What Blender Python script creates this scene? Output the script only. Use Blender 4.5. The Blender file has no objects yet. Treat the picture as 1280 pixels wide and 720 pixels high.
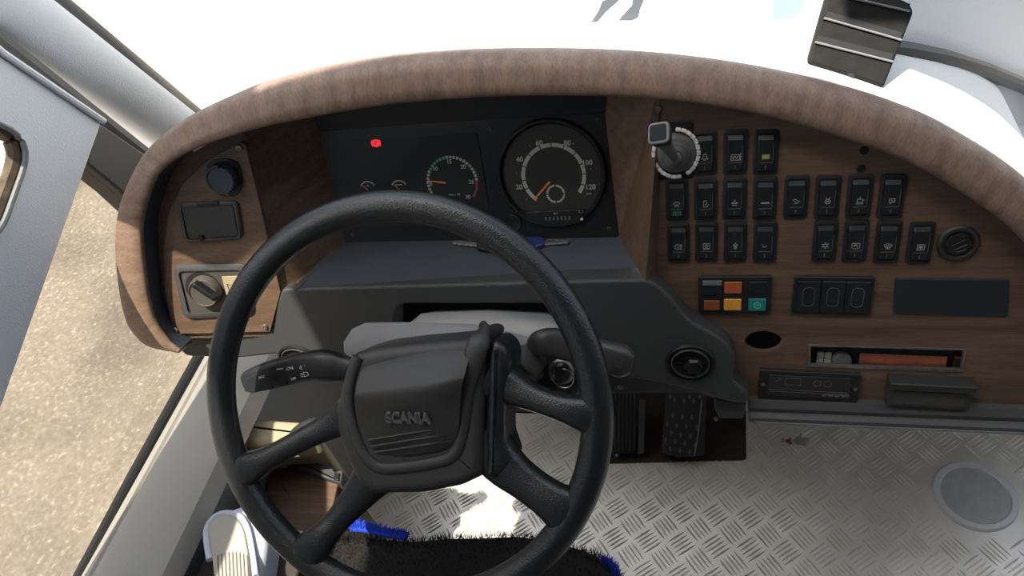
import bpy, bmesh, math, random
from mathutils import Vector, Matrix
random.seed(7)
V = Vector
rad = math.radians
sc = bpy.context.scene
col = sc.collection

# ------------------------------------------------------------------ camera, world, sun, exposure
FPX = 920.0
CAM = V((0, 0, 1.45))
_f0 = V((0, math.cos(rad(47)), -math.sin(rad(47))))
_r0 = V((1, 0, 0))
CF = (_f0 * math.cos(rad(14)) - _r0 * math.sin(rad(14))).normalized()
CR = (_r0 * math.cos(rad(14)) + _f0 * math.sin(rad(14))).normalized()
CU = CR.cross(CF).normalized()
cd = bpy.data.cameras.new('camera')
cam = bpy.data.objects.new('camera', cd)
col.objects.link(cam)
m3 = Matrix((CR, CU, -CF)).transposed()
cam.matrix_world = Matrix.Translation(CAM) @ m3.to_4x4()
cd.sensor_width = 36.0
cd.lens = 36.0 * FPX / 1280.0
cd.clip_start = 0.01
sc.camera = cam

SUN_DIR = V((-0.24, -0.30, 1.0)).normalized()
w = bpy.data.worlds.new('sky'); sc.world = w; w.use_nodes = True
wn = w.node_tree.nodes; wl = w.node_tree.links
sky = wn.new('ShaderNodeTexSky'); sky.sky_type = 'NISHITA'; sky.sun_disc = False
sky.sun_elevation = math.asin(SUN_DIR.z); sky.sun_rotation = math.atan2(SUN_DIR.x, SUN_DIR.y)
sky.air_density = 1.0; sky.dust_density = 3.0; sky.ozone_density = 0.6
hs = wn.new('ShaderNodeHueSaturation'); hs.inputs['Saturation'].default_value = 0.5; wl.new(sky.outputs[0], hs.inputs['Color']); wl.new(hs.outputs[0], wn['Background'].inputs[0]); wn['Background'].inputs[1].default_value = 0.52
sl = bpy.data.lights.new('sun', 'SUN'); sl.energy = 14.0; sl.angle = rad(0.6); sl.color = (1.0, 0.95, 0.86)
so = bpy.data.objects.new('sun', sl); col.objects.link(so)
so.rotation_euler = SUN_DIR.to_track_quat('Z', 'Y').to_euler(); so.location = (-3, -3, 6)
sc.view_settings.view_transform = 'Standard'
sc.view_settings.look = 'None'
sc.view_settings.exposure = 0.0
sc.view_settings.gamma = 1.0
sc.view_settings.use_curve_mapping = False

# ------------------------------------------------------------------ geometry helpers
def ray(px, py):
    return CF + CR * ((px - 640) / FPX) - CU * ((py - 360) / FPX)
def hit(px, py, p, n):
    d = ray(px, py); return CAM + d * ((p - CAM).dot(n) / d.dot(n))
def AZ(px, py, z): return hit(px, py, V((0, 0, z)), V((0, 0, 1)))
def AX(px, py, x): return hit(px, py, V((x, 0, 0)), V((1, 0, 0)))
def AY(px, py, y): return hit(px, py, V((0, y, 0)), V((0, 1, 0)))

class Fr:
    """a flat face of the place: origin, right, up, normal"""
    def __init__(s, o, elev, az=0.0):
        e, a = rad(elev), rad(az)
        s.o = V(o); s.n = V((math.sin(a) * math.cos(e), -math.cos(a) * math.cos(e), math.sin(e)))
        s.u = V((math.cos(a), math.sin(a), 0)); s.v = s.n.cross(s.u).normalized()
    def at(s, px, py, off=0.0): return hit(px, py, s.o + s.n * off, s.n)
    def ab(s, px, py, off=0.0):
        d = s.at(px, py, off) - s.o; return (d.dot(s.u), d.dot(s.v))
    def P(s, a, b, c=0.0): return s.o + s.u * a + s.v * b + s.n * c
    def sub(s, px, py, off=0.0, roll=0.0):
        f = Fr.__new__(Fr); f.o = s.at(px, py, off); f.n = s.n
        c, q = math.cos(rad(roll)), math.sin(rad(roll))
        f.u = s.u * c + s.v * q; f.v = s.v * c - s.u * q; return f
    def M(s):
        m = Matrix((s.u, s.v, s.n)).transposed().to_4x4(); m.translation = s.o; return m

FLOOR = Fr((0, 0, 0), 90)

WM = {}
def wm(o):
    return WM.get(o.name, Matrix.Identity(4)) if o else Matrix.Identity(4)
def empty(name, M, label=None, cat=None, group=None):
    o = bpy.data.objects.new(name, None); col.objects.link(o)
    if isinstance(M, Vector): M = Matrix.Translation(M)
    o.matrix_world = M; WM[o.name] = M.copy(); o.empty_display_size = 0.02
    tag(o, label, cat, group); return o
def tag(o, label=None, cat=None, group=None, kind=None):
    if label: o['label'] = label
    if cat: o['category'] = cat
    if group: o['group'] = group
    if kind: o['kind'] = kind
    return o
def build(name, bm, mat, parent=None, smooth=35, origin=None):
    bmesh.ops.recalc_face_normals(bm, faces=bm.faces)
    for f in bm.faces: f.smooth = True
    lim = rad(smooth)
    for e in bm.edges:
        if len(e.link_faces) == 2 and e.calc_face_angle(0) > lim: e.smooth = False
    me = bpy.data.meshes.new(name)
    M = wm(parent)
    if parent is None:
        if origin is None:
            zs = [v.co for v in bm.verts]
            c = sum(zs, V()) / max(1, len(zs)); c.z = min(v.z for v in zs); origin = c
        M = Matrix.Translation(origin)
    bm.transform(M.inverted())
    bm.to_mesh(me); bm.free()
    me.materials.append(mat)
    o = bpy.data.objects.new(name, me); col.objects.link(o)
    if parent is None:
        o.matrix_world = M
    else:
        o.parent = parent
    WM[o.name] = M.copy()
    return o
def B(): return bmesh.new()
def roundpoly(pts, r, k=4):
    """2-D outline with rounded corners"""
    out = []; n = len(pts)
    for i in range(n):
        p = V(pts[i]); a = V(pts[i - 1]); b = V(pts[(i + 1) % n])
        da, db = (a - p), (b - p); la, lb = da.length, db.length
        rr = r[i % len(r)] if isinstance(r, (list, tuple)) else r
        if rr <= 0 or la < 1e-9 or lb < 1e-9: out.append(p); continue
        d = min(rr, la * .48, lb * .48)
        q0, q1 = p + da / la * d, p + db / lb * d
        for j in range(k + 1):
            t = j / k
            out.append(q0 * (1 - t) ** 2 + p * 2 * t * (1 - t) + q1 * t * t)
    return out
def circle(r, n=40, cx=0, cy=0, ry=None, a0=0.0):
    ry = ry or r
    return [V((cx + r * math.cos(a0 + 2 * math.pi * i / n), cy + ry * math.sin(a0 + 2 * math.pi * i / n))) for i in range(n)]
def rect(w_, h, r=0.0, k=4, cx=0, cy=0):
    p = [(cx - w_ / 2, cy - h / 2), (cx + w_ / 2, cy - h / 2), (cx + w_ / 2, cy + h / 2), (cx - w_ / 2, cy + h / 2)]
    return roundpoly(p, r, k)
def spline(pts, n):
    """Catmull-Rom resample of any-dimension points"""
    P = [V(p) for p in pts]; m = len(P); out = []
    for i in range(n):
        t = i / (n - 1) * (m - 1); k = min(int(t), m - 2); f = t - k
        p0, p1, p2, p3 = P[max(k - 1, 0)], P[k], P[k + 1], P[min(k + 2, m - 1)]
        out.append(0.5 * ((2 * p1) + (p2 - p0) * f + (2 * p0 - 5 * p1 + 4 * p2 - p3) * f * f + (3 * p1 - p0 - 3 * p2 + p3) * f ** 3))
    return out
def loft(bm, rings, closed=True, cap0=True, cap1=True):
    vs = [[bm.verts.new(p) for p in r] for r in rings]
    n = len(rings[0])
    for a, b in zip(vs[:-1], vs[1:]):
        for i in range(n if closed else n - 1):
            j = (i + 1) % n
            try: bm.faces.new((a[i], a[j], b[j], b[i]))
            except ValueError: pass
    if closed and cap0: bm.faces.new(vs[0][::-1])
    if closed and cap1: bm.faces.new(vs[-1])
    return vs
def slab(bm, fr, pts, c0, c1, bev=0.0, seg=3, inset=None):
    """outline (a,b) in a face's own coordinates, from depth c0 (back) to c1 (front), front edge rounded"""
    rings = [[fr.P(p[0], p[1], c0) for p in pts]]
    if bev > 0:
        ar = sum(pts[i][0] * pts[(i + 1) % len(pts)][1] - pts[(i + 1) % len(pts)][0] * pts[i][1] for i in range(len(pts)))
        sg = 1 if ar > 0 else -1
        nrm = []
        n = len(pts)
        for i in range(n):
            a, p, b = V(pts[i - 1][:2]) , V(pts[i][:2]), V(pts[(i + 1) % n][:2])
            e1 = (p - a); e2 = (b - p)
            e1 = e1.normalized() if e1.length > 1e-9 else e2.normalized()
            e2 = e2.normalized() if e2.length > 1e-9 else e1
            n1 = V((-e1.y, e1.x)) * sg; n2 = V((-e2.y, e2.x)) * sg
            m = n1 + n2
            m = m.normalized() if m.length > 1e-6 else n1
            c = max(0.5, m.dot(n1)); nrm.append(m / c)
        for j in range(seg + 1):
            t = j / seg * math.pi / 2
            d = bev * (1 - math.cos(t)); h = bev * (1 - math.sin(t))
            rings.append([fr.P(p[0] + nn.x * d, p[1] + nn.y * d, c1 - h) for p, nn in zip(pts, nrm)])
        d = bev * 1.12
        rings.append([fr.P(p[0] + nn.x * d, p[1] + nn.y * d, c1) for p, nn in zip(pts, nrm)])
    else:
        rings.append([fr.P(p[0], p[1], c1) for p in pts])
    loft(bm, rings)
def pslab(bm, fr, px, c0, c1, bev=0.0, r=0.0, k=4, seg=3):
    """the same from points seen on the face's front surface"""
    slab(bm, fr, roundpoly([fr.ab(x, y, c1) for x, y in px], r, k), c0, c1, bev, seg)
def ringslab(bm, fr, outer, inner, c0, c1, lip=0.0, cin=None):
    """flat frame between two outlines with the same number of points"""
    cin = c1 if cin is None else cin
    def R(p, c): return [fr.P(q[0], q[1], c) for q in p]
    mid = [V(o[:2]) * .5 + V(i[:2]) * .5 for o, i in zip(outer, inner)]
    rings = [R(outer, c0), R(outer, c1 - lip), R(mid, c1), R(inner, cin), R(inner, c0)]
    vs = loft(bm, rings, cap0=False, cap1=False)
    n = len(outer)
    for i in range(n):
        j = (i + 1) % n
        bm.faces.new((vs[0][i], vs[0][j], vs[-1][j], vs[-1][i]))
def box(bm, a, b):
    x0, y0, z0 = a; x1, y1, z1 = b
    r = [[V((x0, y0, z)), V((x1, y0, z)), V((x1, y1, z)), V((x0, y1, z))] for z in (z0, z1)]
    loft(bm, r)
def tube(bm, pts, radii, seg=14, flat=1.0, up=None, caps=True, power=2.0):
    """round (or flattened) tube along points; radii one number or one per point; up sets the flattened direction"""
    n = len(pts)
    if not isinstance(radii, (list, tuple)): radii = [radii] * n
    if not isinstance(flat, (list, tuple)): flat = [flat] * n
    up = V(up) if up else V((0, 0, 1))
    rings = []
    for i in range(n):
        t = (pts[min(i + 1, n - 1)] - pts[max(i - 1, 0)]).normalized()
        s = t.cross(up)
        s = s.normalized() if s.length > 1e-4 else t.cross(V((1, 0, 0))).normalized()
        q = s.cross(t).normalized()
        rr = []
        for k in range(seg):
            a = 2 * math.pi * k / seg; c, d = math.cos(a), math.sin(a)
            e = 2.0 / power
            c = math.copysign(abs(c) ** e, c); d = math.copysign(abs(d) ** e, d)
            rr.append(pts[i] + s * (radii[i] * c) + q * (radii[i] * flat[i] * d))
        rings.append(rr)
    loft(bm, rings, cap0=caps, cap1=caps)
def lathe(bm, fr, prof, n=36, cx=0, cy=0, cap=True, ang=None):
    """profile of (radius, height) about the face's normal"""
    rings = [[fr.P(cx + r * math.cos(2 * math.pi * i / n), cy + r * math.sin(2 * math.pi * i / n), h) for i in range(n)] for r, h in prof]
    loft(bm, rings, cap0=cap, cap1=cap)
def arcband(bm, fr, r0, r1, a0, a1, c, cx=0, cy=0, n=6, th=0.0004):
    f, b = [], []
    A = [rad(a0 + (a1 - a0) * i / n) for i in range(n + 1)]
    pts = [V((cx + r1 * math.cos(a), cy + r1 * math.sin(a))) for a in A] + [V((cx + r0 * math.cos(a), cy + r0 * math.sin(a))) for a in A[::-1]]
    slab(bm, fr, pts, c - th, c)
def stroke(bm, fr, pl, w_, c, s=1.0, cx=0, cy=0, th=0.0003):
    for (x0, y0), (x1, y1) in zip(pl[:-1], pl[1:]):
        a, b = V((x0, y0)) * s, V((x1, y1)) * s
        d = (b - a)
        if d.length < 1e-9: continue
        d = d.normalized(); m = V((-d.y, d.x)) * w_ / 2; d = d * w_ * .3
        o = V((cx, cy))
        slab(bm, fr, [o + a - m - d, o + b - m + d, o + b + m + d, o + a + m - d], c - th, c)
def textbm(s, fr, size, cx, cy, c, th=0.0003, roll=0.0, align='CENTER', sx=1.0, bold=0.0):
    cu = bpy.data.curves.new('t', 'FONT'); cu.body = s; cu.size = size; cu.align_x = align; cu.align_y = 'CENTER'
    cu.extrude = th; cu.resolution_u = 3; cu.offset = bold
    o = bpy.data.objects.new('t', cu); col.objects.link(o)
    bpy.context.view_layer.update()
    me = bpy.data.meshes.new_from_object(o.evaluated_get(bpy.context.evaluated_depsgraph_get()))
    bm = bmesh.new(); bm.from_mesh(me)
    bpy.data.objects.remove(o); bpy.data.curves.remove(cu); bpy.data.meshes.remove(me)
    q, k = math.cos(rad(roll)), math.sin(rad(roll))
    for v in bm.verts:
        x, y, z = v.co; x *= sx
        v.co = fr.P(cx + x * q - y * k, cy + x * k + y * q, c + z)
    return bm
def join(bm, other):
    me = bpy.data.meshes.new('tmp'); other.to_mesh(me); other.free(); bm.from_mesh(me); bpy.data.meshes.remove(me)
def cut(o, bmc):
    """cut a real opening in a finished part"""
    me = bpy.data.meshes.new('c'); bmesh.ops.recalc_face_normals(bmc, faces=bmc.faces)
    bmc.transform(WM[o.name].inverted()); bmc.to_mesh(me); bmc.free()
    c = bpy.data.objects.new('c', me); col.objects.link(c)
    c.parent = o.parent
    if o.parent is None: c.matrix_world = o.matrix_world
    md = o.modifiers.new('b', 'BOOLEAN'); md.operation = 'DIFFERENCE'; md.object = c; md.solver = 'EXACT'
    bpy.context.view_layer.update()
    new = bpy.data.meshes.new_from_object(o.evaluated_get(bpy.context.evaluated_depsgraph_get()))
    o.modifiers.clear(); old = o.data; o.data = new; new.name = o.name
    bpy.data.objects.remove(c); bpy.data.meshes.remove(old)

# ------------------------------------------------------------------ materials
def mat(name, color, rough=0.5, metal=0.0, bump=0.0, bscale=300.0, var=0.0, vscale=30.0, emit=None, es=0.0, spec=0.5, coat=0.0, detail=3):
    m = bpy.data.materials.new(name); m.use_nodes = True
    nt = m.node_tree; p = nt.nodes['Principled BSDF']
    c = (*color, 1)
    p.inputs['Base Color'].default_value = c; p.inputs['Roughness'].default_value = rough
    p.inputs['Metallic'].default_value = metal; p.inputs['Specular IOR Level'].default_value = spec
    if coat: p.inputs['Coat Weight'].default_value = coat; p.inputs['Coat Roughness'].default_value = 0.15
    if emit: p.inputs['Emission Color'].default_value = (*emit, 1); p.inputs['Emission Strength'].default_value = es
    tc = nt.nodes.new('ShaderNodeTexCoord')
    if var:
        n = nt.nodes.new('ShaderNodeTexNoise'); n.inputs['Scale'].default_value = vscale; n.inputs['Detail'].default_value = 5
        nt.links.new(tc.outputs['Object'], n.inputs['Vector'])
        r = nt.nodes.new('ShaderNodeMapRange'); r.inputs[1].default_value = .3; r.inputs[2].default_value = .7
        r.inputs[3].default_value = 1 - var; r.inputs[4].default_value = 1 + var
        nt.links.new(n.outputs[0], r.inputs[0])
        x = nt.nodes.new('ShaderNodeMix'); x.data_type = 'RGBA'; x.blend_type = 'MULTIPLY'; x.inputs[0].default_value = 1
        x.inputs[6].default_value = c; nt.links.new(r.outputs[0], x.inputs[7]); nt.links.new(x.outputs[2], p.inputs['Base Color'])
    if bump:
        n = nt.nodes.new('ShaderNodeTexNoise'); n.inputs['Scale'].default_value = bscale; n.inputs['Detail'].default_value = detail
        nt.links.new(tc.outputs['Object'], n.inputs['Vector'])
        b = nt.nodes.new('ShaderNodeBump'); b.inputs['Strength'].default_value = bump; b.inputs['Distance'].default_value = 0.002
        nt.links.new(n.outputs[0], b.inputs['Height']); nt.links.new(b.outputs[0], p.inputs['Normal'])
    return m
def wood(name, c0, c1, stretch=(3, 60, 60), rough=0.42, uv=False):
    m = bpy.data.materials.new(name); m.use_nodes = True; nt = m.node_tree; p = nt.nodes['Principled BSDF']
    tc = nt.nodes.new('ShaderNodeTexCoord'); mp = nt.nodes.new('ShaderNodeMapping'); mp.inputs['Scale'].default_value = stretch
    nt.links.new(tc.outputs['UV' if uv else 'Object'], mp.inputs[0])
    n = nt.nodes.new('ShaderNodeTexNoise'); n.inputs['Scale'].default_value = 1.0; n.inputs['Detail'].default_value = 8; n.inputs['Distortion'].default_value = .2
    nt.links.new(mp.outputs[0], n.inputs['Vector'])
    r = nt.nodes.new('ShaderNodeValToRGB'); r.color_ramp.elements[0].position = .3; r.color_ramp.elements[1].position = .7
    r.color_ramp.elements[0].color = (*c0, 1); r.color_ramp.elements[1].color = (*c1, 1)
    nt.links.new(n.outputs[0], r.inputs[0])
    mp2 = nt.nodes.new('ShaderNodeMapping'); mp2.inputs['Scale'].default_value = tuple(8 * q for q in stretch)
    nt.links.new(tc.outputs['UV' if uv else 'Object'], mp2.inputs[0])
    n2 = nt.nodes.new('ShaderNodeTexNoise'); n2.inputs['Scale'].default_value = 1.0; n2.inputs['Detail'].default_value = 3
    nt.links.new(mp2.outputs[0], n2.inputs['Vector'])
    r2 = nt.nodes.new('ShaderNodeMapRange'); r2.inputs[1].default_value = .35; r2.inputs[2].default_value = .6; r2.inputs[3].default_value = .78; r2.inputs[4].default_value = 1.05
    nt.links.new(n2.outputs[0], r2.inputs[0])
    x = nt.nodes.new('ShaderNodeMix'); x.data_type = 'RGBA'; x.blend_type = 'MULTIPLY'; x.inputs[0].default_value = 1
    nt.links.new(r.outputs[0], x.inputs[6]); nt.links.new(r2.outputs[0], x.inputs[7]); nt.links.new(x.outputs[2], p.inputs['Base Color'])
    p.inputs['Roughness'].default_value = rough
    return m
def glass(name, tint, gloss=0.06):
    m = bpy.data.materials.new(name); m.use_nodes = True; nt = m.node_tree
    for q in list(nt.nodes):
        if q.type != 'OUTPUT_MATERIAL': nt.nodes.remove(q)
    out = [q for q in nt.nodes if q.type == 'OUTPUT_MATERIAL'][0]
    t = nt.nodes.new('ShaderNodeBsdfTransparent'); t.inputs[0].default_value = (*tint, 1)
    g = nt.nodes.new('ShaderNodeBsdfGlossy'); g.inputs['Roughness'].default_value = 0.02
    x = nt.nodes.new('ShaderNodeMixShader'); x.inputs[0].default_value = gloss
    nt.links.new(t.outputs[0], x.inputs[1]); nt.links.new(g.outputs[0], x.inputs[2]); nt.links.new(x.outputs[0], out.inputs[0])
    return m

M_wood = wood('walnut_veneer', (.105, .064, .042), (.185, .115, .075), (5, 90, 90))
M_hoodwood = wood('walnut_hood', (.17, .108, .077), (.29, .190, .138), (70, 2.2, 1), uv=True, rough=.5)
M_leather = mat('black_leather', (.042, .041, .040), .42, bump=.30, bscale=1300, spec=.5, detail=1)
M_rim = mat('black_rim_leather', (.016, .018, .020), .28, bump=.28, bscale=600, spec=.6, detail=1)
M_knee = mat('charcoal_leatherette', (.050, .052, .053), .5, bump=.3, bscale=1200, detail=1)
M_shelf = mat('blue_grey_shelf', (.052, .062, .078), .55, bump=.25, bscale=500, var=.12, vscale=20)
M_lining = mat('navy_lining', (.030, .040, .055), .5, bump=.2, bscale=300)
M_black = mat('black_plastic', (.012, .013, .015), .38)
M_matblack = mat('matt_black', (.008, .008, .009), .8)
M_switch = mat('switch_black', (.016, .019, .022), .33)
M_bezel = mat('switch_bezel', (.014, .014, .015), .5)
M_darkgrey = mat('dark_grey_plastic', (.06, .06, .062), .5, bump=.1, bscale=500)
M_midgrey = mat('mid_grey_plastic', (.16, .165, .17), .5, bump=.25, bscale=500)
M_column = mat('column_grey_plastic', (.29, .295, .30), .48, bump=.12, bscale=400, var=.1, vscale=12)
M_trim = mat('light_grey_trim', (.60, .62, .65), .5, bump=.5, bscale=550)
M_panelgrey = mat('side_panel_grey', (.68, .71, .75), .5, bump=.4, bscale=500)
M_sill = mat('sill_grey', (.54, .51, .45), .55, bump=.15, bscale=500)
M_lowgrey = mat('lower_grey', (.22, .225, .225), .6, bump=.15, bscale=300)
M_dashtop = mat('dash_top_white', (.74, .75, .76), .6, bump=.1, bscale=500)
M_rubber = mat('seal_rubber', (.02, .02, .022), .6)
M_chrome = mat('chrome', (.7, .7, .7), .2, metal=1)
M_steel = mat('dull_steel', (.45, .43, .40), .4, metal=.9, var=.2, vscale=200)
M_screw = mat('screw_head', (.30, .25, .2), .4, metal=.8)
M_white = mat('white_print', (.62, .64, .60), .6)
M_ringwhite = mat('dial_ring_pale', (.50, .52, .44), .6)
M_green = mat('dial_green', (.06, .36, .26), .6)
M_red = mat('dial_red', (.32, .05, .045), .6)
M_orange = mat('needle_orange', (.75, .22, .05), .5, emit=(.8, .25, .05), es=.05)
M_lamp = mat('red_warning_lamp', (.5, .02, .02), .4, emit=(1, .03, .05), es=.9)
M_face = mat('dial_face', (.030, .031, .028), .6)
M_display = mat('display_glass', (.020, .024, .025), .25, spec=.4)
M_lampgreen = mat('green_print', (.05, .30, .14), .5)
M_teal = mat('teal_lamp', (.02, .22, .20), .4)
M_amber = mat('amber_lamp', (.75, .36, .06), .4)
M_orangelamp = mat('orange_lamp', (.45, .11, .03), .4)
M_brownlamp = mat('brown_lamp', (.26, .07, .02), .4)
M_olive = mat('olive_symbol', (.36, .36, .10), .5)
M_bead = mat('white_bead', (.75, .73, .70), .35)
M_boot = mat('grey_rubber_boot', (.10, .095, .09), .45)
M_plate = mat('brown_black_plate', (.026, .018, .015), .6, var=.3, vscale=40)
M_pedal = mat('pedal_rubber', (.035, .036, .037), .5, bump=.1)
M_fur = mat('black_fur', (.012, .010, .009), .9)
M_blue = mat('blue_fringe', (.01, .05, .55), .8)
M_bluekey = mat('blue_key_head', (.02, .04, .16), .35)
M_beige = mat('beige_pad', (.42, .34, .22), .55, bump=.1)
M_cloth = mat('white_cloth', (.62, .66, .76), .85, bump=.2, bscale=200)
M_ribcloth = mat('ribbed_cream_cloth', (.52, .48, .42), .9, bump=.2, bscale=300)
M_brown = mat('dark_brown_board', (.035, .022, .016), .6)
M_roof = mat('roof_lining', (.15, .15, .145), .9)
M_wallin = mat('interior_wall', (.14, .14, .14), .8)
M_petal = mat('dried_petal', (.36, .32, .24), .8)
M_petalred = mat('dried_petal_red', (.22, .05, .05), .8)
M_disc = mat('disc_grey', (.44, .45, .46), .55, var=.08, vscale=60)
M_discring = mat('disc_ring', (.72, .73, .75), .38, metal=.3)
M_decal = mat('decal_grey', (.055, .060, .065), .6)
M_decalc = mat('decal_cyan', (.19, .25, .255), .6)
M_sideglass = glass('tinted_side_glass', (.54, .53, .51), .05)
M_screen = glass('windscreen_glass', (.93, .95, .94), .03)
M_alu = mat('aluminium_tread', (.90, .86, .80), .33, metal=.52, var=.10, vscale=9, bump=.05, bscale=80)
M_ground = mat('asphalt_ground', (.44, .39, .31), .9, var=.12, vscale=1.3)
M_pic = None

# speckled ground
nt = M_ground.node_tree; p = nt.nodes['Principled BSDF']
tc = nt.nodes.new('ShaderNodeTexCoord'); vn = nt.nodes.new('ShaderNodeTexNoise'); vn.inputs['Scale'].default_value = 55; vn.inputs['Detail'].default_value = 6
nt.links.new(tc.outputs['Object'], vn.inputs['Vector'])
rp_ = nt.nodes.new('ShaderNodeValToRGB'); rp_.color_ramp.elements[0].position = .35; rp_.color_ramp.elements[1].position = .72
rp_.color_ramp.elements[0].color = (.30, .255, .20, 1); rp_.color_ramp.elements[1].color = (.66, .58, .46, 1)
e = rp_.color_ramp.elements.new(.6); e.color = (.40, .345, .27, 1)
nt.links.new(vn.outputs[0], rp_.inputs[0])
n2 = nt.nodes.new('ShaderNodeTexNoise'); n2.inputs['Scale'].default_value = 1.6; nt.links.new(tc.outputs['Object'], n2.inputs['Vector'])
mr = nt.nodes.new('ShaderNodeMapRange'); mr.inputs[1].default_value = .35; mr.inputs[2].default_value = .6; mr.inputs[3].default_value = .75; mr.inputs[4].default_value = 1.1
nt.links.new(n2.outputs[0], mr.inputs[0])
x = nt.nodes.new('ShaderNodeMix'); x.data_type = 'RGBA'; x.blend_type = 'MULTIPLY'; x.inputs[0].default_value = 1
nt.links.new(rp_.outputs[0], x.inputs[6]); nt.links.new(mr.outputs[0], x.inputs[7]); nt.links.new(x.outputs[2], p.inputs['Base Color'])

# ------------------------------------------------------------------ the faces of the cockpit
Q = AZ(820, 338, .79)
PP = Fr(Q, 19)                       # right switch panel
KP = Fr(PP.o + PP.n * .030, 19)      # knee panel front
_sf = AZ(372, 360, .79)
LP = Fr(hit(350, 365, KP.o, KP.n), 19, 8)   # left panel
_pc = AZ(600, 300, .79)
PC = Fr(_pc, 24)                     # instrument cluster
WC = V((-.3225, .424, .7997))
W = Fr(WC, 40.9)                     # steering wheel plane

# ================================================================== SETTING
def tread(bm, x0, x1, y0, y1, z, pitch=.066):
    nx = int((x1 - x0) / pitch) + 1; ny = int((y1 - y0) / pitch) + 1
    L, hw, h = .0215, .0023, .0029
    for k in range(2):
        for i in range(nx):
            for j in range(ny):
                cx = x0 + (i + .5 * k) * pitch; cy = y0 + (j + .5 * k) * pitch
                a = rad(38 if k else -52); d = V((math.cos(a), math.sin(a), 0)); q = V((-d.y, d.x, 0))
                for b in range(-2, 3):
                    c = V((cx, cy, z)) + q * (b * .0083)
                    if not (x0 < c.x < x1 and y0 < c.y < y1): continue
                    if (c - HATCH).length < .098: continue
                    ts = (-1, -.55, 0, .55, 1); ws = (.0, .8, 1, .8, .0)
                    top = [bm.verts.new(c + d * (L * t) + V((0, 0, h * (.15 + .85 * w_)))) for t, w_ in zip(ts, ws)]
                    lf = [bm.verts.new(c + d * (L * t) + q * (hw * (w_ + .08))) for t, w_ in zip(ts, ws)]
                    rt = [bm.verts.new(c + d * (L * t) - q * (hw * (w_ + .08))) for t, w_ in zip(ts, ws)]
                    for m in range(4):
                        bm.faces.new((lf[m], top[m], top[m + 1], lf[m + 1])); bm.faces.new((top[m], rt[m], rt[m + 1], top[m + 1]))
HATCH = AZ(1218, 620, 0)
bm = B(); box(bm, (-.74, -3.0, -.06), (1.7, 1.15, 0)); tread(bm, -.72, 1.1, .16, 1.05, 0)
tag(build('floor', bm, M_alu), kind='structure')
bm = B(); box(bm, (-40, -30, -1.1), (40, 60, -1.0)); tag(build('ground', bm, M_ground), kind='structure')

# left wall: side panel with window opening (y, z outline at x = -0.80)
def xface(bm, pts, x0, x1):
    loft(bm, [[V((x0, a, b)) for a, b in pts], [V((x1, a, b)) for a, b in pts]])
def yz(px, py, x=-.80):
    p = AX(px, py, x); return (p.y, p.z)
o1 = [(-3.0, .60), (-.45, .60), yz(0, 520), yz(130, 150), yz(0, 60), (.50, 1.6), (.36, 2.35), (-3.0, 2.35)]  # unseen upper front edge steepened so sun reaches the left wood panel
i1 = [(-.55, 1.30), (.16, 1.30), (.42, 1.02), yz(-2, 297), yz(43, 171), (.575, 1.13), (.39, 1.6), (.27, 2.20), (-.55, 2.20)]  # unseen rear edges raised and shortened to keep light off cloth and right panel
O1 = roundpoly(o1, [0, .2, .02, .012, .1, .1, 0, 0], 6); I1 = roundpoly(i1, [.06, .1, .1, .03, .05, .08, .1, .06, .06], 6)
O1 = [V(o1[0])] * 1 + O1[1:]
def resample(poly, n):
    L = [0]; m = len(poly)
    for i in range(m): L.append(L[-1] + (V(poly[(i + 1) % m]) - V(poly[i])).length)
    out = []; k = 0
    for i in range(n):
        t = L[-1] * i / n
        while L[k + 1] < t: k += 1
        f = (t - L[k]) / max(1e-9, L[k + 1] - L[k]); out.append(V(poly[k % m]).lerp(V(poly[(k + 1) % m]), f))
    return out
XF = Fr((-.80, 0, 0), 0, 90)   # faces +x; u = +y, v = +z
bm = B()
slab(bm, XF, [V((q[0], q[1])) for q in O1], -.035, 0, .006)
wl_ = build('wall_left', bm, M_panelgrey)
tag(wl_, kind='structure')
bc = B(); slab(bc, XF, I1, -.2, .2); cut(wl_, bc)
# bead around the opening
bm = B(); ins = [V(q) for q in I1]
cen = sum(ins, V((0, 0))) / len(ins)
for ri, (off, r) in enumerate([(.0, .0035)]):
    pts = [XF.P(q.x, q.y, .001) for q in resample(ins, 600)]
    tube(bm, pts + [pts[0]], r, 8, caps=False)
tag(build('window_1', bm, M_midgrey), kind='structure')
wpar = bpy.data.objects['window_1']
bm = B(); slab(bm, XF, I1, -.026, -.022); build('pane', bm, glass('clear_side_glass', (.80, .79, .76), .05), wpar)
bm = B(); pts = [XF.P(q.x, q.y, -.012) for q in resample([cen + (V(q) - cen) * .993 for q in ins], 600)]
tube(bm, pts + [pts[0]], .009, 8, caps=False); build('rusty_gasket', bm, mat('rust_brown', (.10, .07, .045), .8, var=.5, vscale=60), wpar)
# edge moulding on the panel's pillar side with its screws
bm = B(); a, b = yz(0, 66), yz(127, 152)
pa = XF.P(a[0], a[1], .004); pb = XF.P(b[0], b[1], .004); d = (pa - pb).normalized()
tube(bm, [pb, pa, pa + V((0, -.03, .10)), V((-.796, .50, 1.6)), V((-.796, .37, 2.3))], .0045, 8); tag(build('trim_1', bm, M_panelgrey), kind='structure')
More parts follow.
